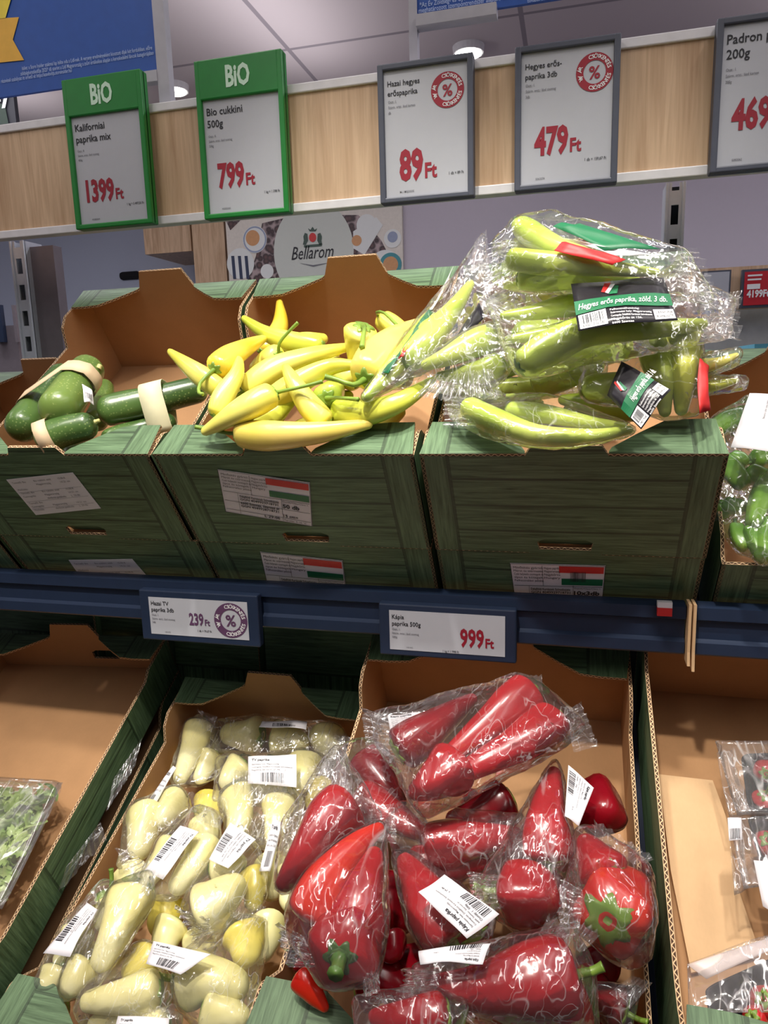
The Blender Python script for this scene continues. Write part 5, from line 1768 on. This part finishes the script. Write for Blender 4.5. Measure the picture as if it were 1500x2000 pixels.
def rl(b, c, rot=0):
    return bag_label(b, FH, c, [('Kápia paprika', .08, .2, .1, .7, .025), ('Származási hely: Magyarország', .08, .33, .05, .84, .004), ('Csomagolja: Délalföldi Kertészek Szövetkezete', .08, .43, .05, .88, .004), ('6600 Szentes, Szarvasi út', .08, .53, .05, .8, .004), ('Osztály: I.  500g', .08, .63, .06, .5, .01), ('L 29-06', .7, .63, .06, .25, .01)], (.1, .68, .55, .95), rotate=rot)


# deep ones
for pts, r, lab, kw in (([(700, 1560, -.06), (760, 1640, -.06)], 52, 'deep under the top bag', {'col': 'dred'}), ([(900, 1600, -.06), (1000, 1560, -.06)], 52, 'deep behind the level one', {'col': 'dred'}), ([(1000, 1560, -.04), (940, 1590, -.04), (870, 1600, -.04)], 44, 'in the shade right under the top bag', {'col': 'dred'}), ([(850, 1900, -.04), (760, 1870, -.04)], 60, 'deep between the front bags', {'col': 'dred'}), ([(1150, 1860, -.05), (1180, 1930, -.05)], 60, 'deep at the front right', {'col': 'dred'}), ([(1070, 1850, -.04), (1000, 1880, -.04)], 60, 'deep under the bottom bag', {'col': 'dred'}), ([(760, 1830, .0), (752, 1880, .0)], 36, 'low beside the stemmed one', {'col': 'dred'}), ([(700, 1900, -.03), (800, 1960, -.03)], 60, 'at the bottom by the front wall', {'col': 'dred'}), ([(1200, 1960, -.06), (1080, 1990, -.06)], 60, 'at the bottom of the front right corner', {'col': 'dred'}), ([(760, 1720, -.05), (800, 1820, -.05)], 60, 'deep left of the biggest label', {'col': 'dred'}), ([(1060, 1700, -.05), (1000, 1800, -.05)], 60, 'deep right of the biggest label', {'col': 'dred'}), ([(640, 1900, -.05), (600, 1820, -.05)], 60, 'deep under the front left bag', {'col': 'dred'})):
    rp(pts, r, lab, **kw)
r1 = rp([(1178, 1625, .0), (1170, 1580, .0), (1160, 1530, -.01)], 46, 'round dark one alone near the right wall', col='dred', kind='bell', calyx=False)

# back left dark bag
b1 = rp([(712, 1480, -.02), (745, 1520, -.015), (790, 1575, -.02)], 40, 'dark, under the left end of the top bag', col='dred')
b2 = rp([(690, 1560, -.0), (760, 1590, .0), (840, 1640, .0)], 42, 'half hidden behind the left standing pair')
bag(FH, 'clear bag at the back left under the top bag of red peppers', [b1, b2], [(655, 1452, .01), (640, 1530, .01), (700, 1440, .0), (760, 1620, .01), (820, 1620, .01)], RB)
# centre level bag
c1 = rp([(828, 1655, .02), (910, 1640, .025), (1022, 1628, .02)], 46, 'lying level in the centre under a bright film', calyx=False)
c2 = rp([(800, 1700, .0), (870, 1690, .005), (960, 1680, .0)], 44, 'below the level one in the same bag', calyx=False)
bag(FH, 'clear shiny bag lying level in the centre of the red pepper crate', [c1, c2], [(1028, 1588, .03), (1030, 1690, .02), (740, 1600, .02), (770, 1560, .02), (760, 1680, .01)], RB, amp=0.0016)
# left bag
d1 = rp([(676, 1570, .055), (630, 1620, .065), (588, 1680, .06), (545, 1738, .045)], 56, 'single, tip down left, overhanging the pale pepper crate', calyx=False)
bag(FH, 'clear bag overhanging the pale pepper crate with one big pepper', [d1], [(655, 1448, .05), (668, 1455, .05), (640, 1480, .05), (545, 1600, .045), (540, 1748, .045), (620, 1730, .05), (756, 1600, .04), (730, 1640, .045)], RB, shrink=0.25, amp=0.0016)
# top bag
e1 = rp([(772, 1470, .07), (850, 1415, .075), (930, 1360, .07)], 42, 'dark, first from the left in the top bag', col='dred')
e2 = rp([(1040, 1345, .075), (975, 1400, .075), (900, 1460, .07), (840, 1500, .065)], 42, 'bright ended, highest in the top bag')
e3 = rp([(1090, 1400, .08), (1020, 1450, .085), (935, 1495, .085), (850, 1540, .075)], 42, 'lowest in the top bag, along its right side')
e4 = rp([(900, 1490, .08), (850, 1525, .085), (800, 1555, .07)], 52, 'short and fat at the lower left of the top bag', col='red')
b_ = bag(FH, 'topmost clear bag of four dark red peppers, across the back of the crate', [e1, e2, e3, e4], [(718, 1390, .065), (724, 1450, .06), (1020, 1325, .08), (1050, 1328, .08), (1118, 1378, .08), (1156, 1418, .07), (828, 1610, .065), (940, 1555, .07), (1100, 1470, .075)], RB, amp=0.002)
rl(b_, [(757, 1398, .07), (828, 1392, .075), (830, 1430, .085), (762, 1428, .075)])
# right centre bag
f1 = rp([(1072, 1690, .03), (1066, 1600, .045), (1084, 1500, .04)], 46, 'standing tip up at the right of the level one', None, stemcol=STEMG)
f2 = rp([(975, 1742, .03), (1025, 1745, .035), (1085, 1760, .02)], 54, 'short and blocky, pale stem to the left', None, kind='bell')
b_ = bag(FH, 'clear bag with a grey paper label sticking out at the upper right', [f1, f2], [(1085, 1480, .05), (1110, 1600, .05), (915, 1740, .04), (930, 1720, .045), (1095, 1700, .04), (1100, 1790, .02), (960, 1790, .03)], RB)
rl(b_, [(1110, 1494, .06), (1160, 1538, .055), (1131, 1612, .052), (1103, 1594, .058)], 1)
# labelled bag
g1 = rp([(885, 1840, .02), (840, 1770, .03), (785, 1670, .02)], 56, 'under the big white label at the centre', None)
g2 = rp([(930, 1830, .015), (900, 1780, .015), (870, 1720, .01)], 46, 'to the right under the big white label')
b_ = bag(FH, 'clear bag in the centre with the biggest white label', [g1, g2], [(760, 1660, .03), (800, 1660, .035), (975, 1790, .04), (800, 1800, .03), (830, 1850, .025), (960, 1850, .03)], RB)
rl(b_, [(868, 1709, .078), (975, 1786, .072), (912, 1834, .074), (817, 1743, .078)], 2)
# front left bag
h1 = rp([(592, 1800, .06), (640, 1715, .072), (700, 1648, .075), (748, 1612, .07)], 46, 'orange red, standing tip up at the front left', col='ored', calyx=False)
h2 = rp([(690, 1846, .055), (706, 1755, .075), (736, 1655, .075)], 54, 'broad cone standing tip up beside the orange red one', calyx=False)
h3 = rp([(662, 1872, .085), (680, 1835, .06), (695, 1800, .03)], 66, 'seen end on with a thick green stem, at the front left', [(660, 1888, .095), (655, 1902, .1)], kind='bell', stemcol=STEMD, stem_r=0.0065, rcal=0.42)
bag(FH, 'clear bag of three bright red peppers at the front left corner', [h1, h2, h3], [(550, 1800, .06), (728, 1935, .07), (756, 1612, .075), (748, 1700, .08), (560, 1850, .06), (620, 1915, .07), (762, 1800, .07)], RB, shrink=0.3, amp=0.0014)
# right front bag
i1 = rp([(1186, 1800, .06), (1200, 1775, .04), (1215, 1720, .01)], 68, 'seen end on with a bright green crown, at the right front', 0, kind='bell', rcal=0.62, col='ored')
i2 = rp([(1188, 1722, .045), (1170, 1690, .045), (1136, 1632, .04)], 50, 'with a dull brown crown, above the crowned one', 0, rcal=0.75, stemcol=plain('crown_brown', srgb(128, 116, 56), 0.6))
bag(FH, 'clear bag at the right front with two peppers showing their crowns', [i1, i2], [(1120, 1620, .05), (1150, 1610, .05), (1270, 1680, .04), (1275, 1720, .04), (1275, 1880, .03), (1120, 1800, .05), (1100, 1730, .05), (1240, 1900, .03)], RB, shrink=0.3)
# bottom bags
j1 = rp([(1118, 1905, .06), (1030, 1915, .07), (930, 1930, .06), (830, 1925, .05)], 66, 'long, green stem to the right, at the front', None)
j2 = rp([(1140, 1960, .02), (1060, 1985, .03), (960, 2000, .02)], 60, 'under the long front one')
b_ = bag(FH, 'clear bag at the front with a curved label across its top', [j1, j2], [(790, 1880, .05), (960, 1830, .07), (1130, 1800, .06), (1170, 1880, .05), (820, 1960, .05), (1150, 1990, .04)], RB, amp=0.0018)
rl(b_, [(817, 1857, .09), (958, 1842, .098), (942, 1882, .1), (820, 1882, .092)], 2)
k1_ = rp([(880, 1985, .06), (800, 1990, .06), (720, 1985, .05)], 46, 'at the very front edge, cut by the lower edge')
bag(FH, 'clear bag of red peppers cut by the lower edge of the picture', [k1_], [(680, 1945, .06), (720, 1935, .06), (920, 1960, .07), (900, 2030, .06), (690, 2020, .05)], RB)
rp([(590, 1900, .02), (606, 1930, .02), (640, 1975, .01)], 28, 'small orange red one in the front left corner behind the flange', col='ored', calyx=False)
k2_ = rp([(1225, 1980, -.02), (1190, 1960, -.02), (1150, 1950, -.03)], 40, 'with a green stem at the front right corner', None, col='dred')
bag(FH, 'clear bag end in the front right corner of the red pepper crate', [k2_], [(1255, 1935, .01), (1235, 1950, .01), (1150, 1920, .0), (1240, 2010, .0)], RB)

# ---- salad tray at the left
t = thing('salad_tray', FL.at(40, 1650, -.07), 'clear plastic tray of cut salad leaves at the left edge', 'tray')
PLAST = film('tray_plastic', haze=0.03, refl=0.5, scale=16, lines=0.25, bumpd=0.003)
c = [FL.at(*p) for p in ((-60, 1520, -.0), (118, 1532, -.0), (2, 1768, .0), (-180, 1740, .0))]
cb = [FL.at(*p) for p in ((-56, 1528, -.05), (112, 1540, -.05), (2, 1762, -.05), (-172, 1734, -.05))]


def rounded(c, k=6, r=0.12):
    out = []
    for i in range(4):
        p, a, b = c[i], c[i - 1], c[(i + 1) % 4]
        for j in range(k + 1):
            f = j / k
            q0, q1 = p.lerp(a, r * (1 - f)), p.lerp(b, r * f)
            out.append(p.lerp(a, r).lerp(p, f).lerp(p.lerp(p.lerp(b, r), 1), f) if False else (p.lerp(a, r) * (1 - f) ** 2 + p * 2 * f * (1 - f) + p.lerp(b, r) * f * f))
    return out


def tray_geo(c, cb, lip=0.006, N=None, th=0.0008):
    A, B = rounded(c), rounded(cb)
    m = V3((0, 0, 0))
    for p in c: m += p / 4
    Lp = [p + (p - m).normalized() * lip for p in A]
    n = len(A)
    V = Lp + A + B
    F = []
    for i in range(n):
        j = (i + 1) % n
        F += [(i, j, n + j, n + i), (n + i, n + j, 2 * n + j, 2 * n + i)]
    F.append(tuple(range(2 * n, 3 * n)))
    V2 = [p - N * th for p in V]
    F2 = [tuple(k + len(V) for k in reversed(f)) for f in F]
    F3 = [(j, i, i + len(V), j + len(V)) for i, j in ((i, (i + 1) % n) for i in range(n))]
    return V + V2, F + F2 + F3


v, f = tray_geo(c, cb, 0.007, FL.N)
obj('tub', v, f, PLAST, t, True)
Vl, Fl = [], []
rnd = random.Random(5)
u0, v0 = cb[1] - cb[0], cb[3] - cb[0]
m_c = sum(cb, V3((0, 0, 0))) / 4
for i in range(380):
    a, b = rnd.uniform(0.04, 0.96), rnd.uniform(0.04, 0.96)
    g_ = 0.2 + 0.78 * rnd.random() ** 0.5
    p = (cb[0].lerp(cb[1], a).lerp(cb[3].lerp(cb[2], a), b)).lerp(c[0].lerp(c[1], a).lerp(c[3].lerp(c[2], a), b), g_) - FL.N * 0.004
    d1 = V3((rnd.uniform(-1, 1), rnd.uniform(-1, 1), rnd.uniform(-0.5, 0.7))).normalized()
    d2 = d1.cross(V3((rnd.uniform(-1, 1), rnd.uniform(-1, 1), rnd.uniform(-1, 1)))).normalized()
    d3 = d1.cross(d2)
    L, W_ = rnd.uniform(0.014, 0.03), rnd.uniform(0.005, 0.011)
    k0 = len(Vl)
    prof = (0.15, 0.8, 0.6, 1.0, 0.55, 0.8, 0.1)
    for q, pr in enumerate(prof):
        s_ = q / 6
        for e in (-1, 0, 1): Vl.append(p + (m_c - p) * 0.06 + d1 * L * (s_ - 0.5) + d2 * W_ * pr * e + d3 * (0.003 * abs(e) + 0.005 * math.sin(s_ * 3 + i)))
    for q in range(6):
        for e in range(2):
            m_ = k0 + q * 3 + e
            Fl.append((m_, m_ + 1, m_ + 4, m_ + 3))
LEAF = skin('salad_leaf', srgb(140, 176, 84), srgb(200, 220, 146), 0.45, 30)
tag(obj('salad_leaves', Vl, Fl, LEAF, None, True), 'pile of pale green cut salad leaves inside the clear tray', 'salad', kind='stuff')
# clear lid film fold along the tray
bm_pts = [FL.at(*p) for p in ((-70, 1520, .006), (124, 1530, .006), (4, 1776, .006), (-190, 1745, .006))]
s = Sheet(bm_pts, 0.006, 0.002)
s.sheet('lid_film', PLAST, t, 14, thick=0.0003)

# ---- tomato trays at the right
TRAYB = plain('tray_black', srgb(20, 21, 28), 0.25)
TOMG = 'small red tomatoes in black trays'
tn = 0


def tomato_tray(c, cb, toms, lab, wrap, lines=True):
    global tn
    C = [FR.at(*p) for p in c]
    CB = [FR.at(*p) for p in cb]
    t = thing('tomato_tray', sum(CB, V3((0, 0, 0))) / 4, lab, 'tray', 'film wrapped black tomato trays')
    v, f = tray_geo(C, CB, 0.003, FR.N, 0.0012)
    obj('tub', v, f, TRAYB, t, True)
    for pts, r, tl_ in toms:
        o = pepper('tomato', FR, pts, r, 'tom', 'tom', 'small red tomato ' + tl_, 'tomato', TOMG, stem=None, rcal=0.5, stem_r=0.0012)
    W = Sheet([FR.at(*p) for p in wrap], 0.006, 0.002)
    W.sheet('wrap_film', FILMD, t, 16, thick=0.0003)
    return t


t1 = tomato_tray([(1452, 1476, -.07), (1600, 1470, -.07), (1620, 1588, -.07), (1466, 1580, -.07)], [(1470, 1490, -.11), (1590, 1486, -.11), (1600, 1570, -.11), (1480, 1568, -.11)],
                 [([(1495, 1552, -.075), (1488, 1570, -.09)], 24, 'low in the upper tray with a pale vine'), ([(1497, 1512, -.08), (1492, 1500, -.095)], 22, 'high in the upper tray, in shade'), ([(1540, 1530, -.08), (1545, 1545, -.095)], 26, 'in the upper tray beyond the edge')],
                 'upper black tomato tray with a long crimped film end', [(1396, 1448, -.06), (1620, 1446, -.055), (1630, 1600, -.06), (1440, 1592, -.065)])
W = Sheet([FR.at(*p) for p in ((1400, 1470, -.06), (1430, 1466, -.06), (1466, 1590, -.07), (1424, 1600, -.08))], 0.003, 0.002)
W.sheet('crimped_end', FILMD, t1, 10, thick=0.0003)
t2 = tomato_tray([(1465, 1598, -.06), (1600, 1592, -.06), (1620, 1700, -.06), (1492, 1690, -.06)], [(1480, 1610, -.1), (1590, 1606, -.1), (1600, 1685, -.1), (1500, 1680, -.1)],
                 [([(1500, 1640, -.06), (1498, 1655, -.08)], 26, 'glossy in the middle tray'), ([(1540, 1650, -.06), (1545, 1665, -.08)], 26, 'in the middle tray beyond the edge')],
                 'middle black tomato tray with a barcode strip on its film end', [(1424, 1596, -.05), (1620, 1590, -.045), (1640, 1715, -.05), (1452, 1738, -.06)])
W = Sheet([FR.at(*p) for p in ((1421, 1598, -.048), (1450, 1600, -.046), (1462, 1736, -.06), (1434, 1750, -.064))], 0.003, 0.002)
W.sheet('crimped_end', FILMD, t2, 10, thick=0.0003)
W = Sheet([FR.at(*p) for p in ((1421, 1597, -.044), (1448, 1597, -.044), (1450, 1640, -.048), (1424, 1642, -.048))], 0.001)
lb = W.sheet('barcode_strip', PAPER, t2, 4)
v, f = W.barcode(0.1, 0.5, 0.9, 0.95, 0.0006, 12)
obj('barcode', v, f, INK, lb)
W = Sheet([FR.at(*p) for p in ((1472, 1680, -.05), (1560, 1690, -.05), (1560, 1820, -.06), (1490, 1770, -.06))], 0.003, 0.001)
W.sheet('paper_label', PAPER, t2, 6)
t3 = tomato_tray([(1384, 1930, -.05), (1560, 1850, -.05), (1600, 1960, -.05), (1392, 1990, -.05)], [(1400, 1935, -.09), (1550, 1870, -.09), (1580, 1950, -.09), (1405, 1980, -.09)],
                 [([(1492, 1950, -.03), (1500, 1965, -.05)], 30, 'at the right edge of the front tray'), ([(1470, 1985, -.03), (1480, 1995, -.05)], 22, 'at the lower edge of the front tray')],
                 'front black tomato tray under a clear ribbed film with white edge', [(1342, 1880, -.035), (1560, 1810, -.03), (1620, 1980, -.03), (1345, 1980, -.035)])
W = Sheet([FR.at(*p) for p in ((1342, 1884, -.034), (1520, 1826, -.03), (1526, 1846, -.03), (1380, 1912, -.034))], 0.002)
W.sheet('white_film_edge', plain('milky_film', srgb(222, 206, 200), 0.4), t3, 8)
# loose liner sheets of pale cardboard on the floor of the crate
V = [FR.at(*p) for p in ((1286, 1512, -.128), (1392, 1524, -.128), (1420, 1600, -.128), (1440, 1730, -.128), (1486, 1866, -.128), (1350, 1900, -.128), (1310, 1700, -.128))]
n = len(V)
tag(obj('cardboard_liner', V + [p - FR.N * 0.003 for p in V], [tuple(range(n)), tuple(range(2 * n - 1, n - 1, -1))] + [(i, i + n, (i + 1) % n + n, (i + 1) % n) for i in range(n)], PALE), 'torn pale cardboard liner on the floor of the tomato crate', 'liner')

# ---- ruffled free ends of the film bags
BG = {o['label']: o for o in bpy.data.objects if o.name.startswith('produce_bag')}


def fan_at(key, fr, *a, **k):
    fan([v for q, v in BG.items() if key in q][0], fr, *a, **k)


fan_at('leaning up left', FU, (918, 525, .075), (962, 545, .07), (928, 470, .09), (950, 448, .09), amp=0.003)
fan_at('leaning up left', FU, (940, 560, .07), (970, 640, .06), (975, 520, .08), (1000, 620, .065))
fan_at('topmost clear bag with red', FU, (1010, 470, .15), (1010, 540, .13), (955, 470, .14), (940, 590, .12), folds=9)
fan_at('topmost clear bag with red', FU, (1300, 490, .145), (1340, 580, .12), (1362, 486, .14), (1420, 610, .11), folds=9, amp=0.006)
fan_at('long black label lying', FU, (1370, 570, .085), (1370, 650, .08), (1445, 572, .075), (1446, 668, .07), folds=7, amp=0.005)
fan_at('long black label lying', FU, (1000, 600, .09), (1000, 690, .075), (930, 560, .095), (960, 700, .07), folds=8, amp=0.005)
fan_at('lying low over the gap', FU, (850, 730, .05), (960, 720, .055), (800, 780, .04), (985, 775, .04), folds=12, amp=0.005)
fan_at('lying along the front flange', FU, (925, 775, .035), (930, 835, .03), (868, 770, .03), (866, 835, .025), folds=7)
fan_at('standing upright at the right', FU, (1190, 700, .06), (1290, 660, .065), (1150, 660, .065), (1330, 618, .075), folds=9, amp=0.005)
fan_at('topmost clear bag of four', FH, (1105, 1390, .08), (1120, 1470, .075), (1135, 1372, .08), (1170, 1460, .07), folds=7, amp=0.005)
fan_at('topmost clear bag of four', FH, (760, 1400, .07), (770, 1470, .065), (706, 1380, .065), (716, 1470, .06), folds=8, amp=0.005)
fan_at('topmost clear bag of four', FH, (1000, 1345, .085), (1060, 1350, .085), (1015, 1318, .085), (1058, 1320, .085), folds=4, amp=0.003)
fan_at('overhanging the pale', FH, (640, 1540, .065), (700, 1580, .06), (640, 1450, .05), (672, 1442, .05), folds=6, amp=0.004)
fan_at('overhanging the pale', FH, (720, 1580, .05), (720, 1640, .05), (770, 1570, .045), (775, 1650, .045), folds=7, amp=0.004)
fan_at('sticking out at the upper right', FH, (985, 1710, .05), (985, 1775, .045), (912, 1700, .045), (930, 1790, .04), folds=8, amp=0.006)
fan_at('lying level in the centre', FH, (990, 1600, .04), (1005, 1680, .035), (1032, 1585, .03), (1040, 1695, .025), folds=7, amp=0.005)
fan_at('two peppers showing', FH, (1160, 1640, .055), (1240, 1690, .05), (1160, 1600, .05), (1285, 1680, .045), folds=7, amp=0.004)
fan_at('two peppers showing', FH, (1140, 1740, .06), (1130, 1830, .06), (1098, 1715, .06), (1085, 1850, .06), folds=8, amp=0.005)
fan_at('three bright red', FH, (700, 1890, .07), (740, 1900, .07), (712, 1950, .065), (742, 1936, .07), folds=4, amp=0.004)
fan_at('three bright red', FH, (590, 1830, .06), (620, 1890, .06), (540, 1800, .05), (560, 1890, .05), folds=6, amp=0.005)
fan_at('curved label across', FH, (1050, 1830, .08), (1140, 1860, .07), (1070, 1790, .07), (1180, 1820, .06), folds=8, amp=0.006)
fan_at('curved label across', FH, (860, 1890, .07), (850, 1950, .06), (790, 1890, .055), (780, 1970, .05), folds=8, amp=0.006)
fan_at('cut by the lower edge of the picture', FB, (330, 1985, .03), (250, 1985, .03), (345, 1965, .03), (235, 1965, .03), folds=5)
fan_at('front right corner of the red', FH, (1190, 1940, .01), (1230, 1970, .01), (1235, 1905, .02), (1275, 1920, .02), folds=5, amp=0.005)
fan_at('frosted end at the top', FB, (455, 1560, .01), (550, 1570, .01), (450, 1505, .015), (575, 1500, .015), folds=10, amp=0.005, m=FILMD)
fan_at('slim slanted label', FB, (385, 1600, .03), (430, 1620, .03), (365, 1545, .03), (450, 1560, .03), folds=8, amp=0.005)
fan_at('against the left wall, halfway', FB, (255, 1660, .0), (290, 1690, .0), (225, 1655, .0), (250, 1720, .0), folds=6, amp=0.005)
fan_at('back left corner of the pale', FB, (385, 1420, -.03), (415, 1430, -.03), (385, 1385, -.02), (425, 1400, -.02), folds=6, amp=0.004)
fan_at('wide slanted label', FB, (400, 1790, .04), (420, 1820, .03), (340, 1770, .03), (380, 1840, .02), folds=8, amp=0.005)
fan_at('tilted barcode label', FB, (450, 1790, .02), (500, 1810, .02), (440, 1750, .02), (520, 1770, .02), folds=8, amp=0.005)
fan_at('long bright fold', FB, (250, 1740, .05), (290, 1750, .045), (270, 1680, .05), (320, 1690, .05), folds=5, amp=0.004)
fan_at('second row with a square', FB, (600, 1500, -.01), (600, 1560, -.02), (650, 1480, -.01), (650, 1560, -.02), folds=6, amp=0.005)
fan_at('along the back wall of the pale', FB, (640, 1440, -.03), (600, 1480, -.02), (690, 1440, -.03), (650, 1500, -.02), folds=6, amp=0.004)

for lab, q in (('crumpled film end poking out of the side of the salad crate, upper one', ((278, 1440, -.035), (222, 1520, -.035), (262, 1500, -.05), (205, 1590, -.05))), ('crumpled film end poking out of the side of the salad crate, lower one', ((196, 1605, -.035), (128, 1695, -.035), (208, 1640, -.05), (112, 1745, -.05)))):
    t = thing('film_scrap', FL.at(*q[1]), lab, 'film', 'film ends between the lower crates')
    fan(t, FL, *q, folds=8, amp=0.003)
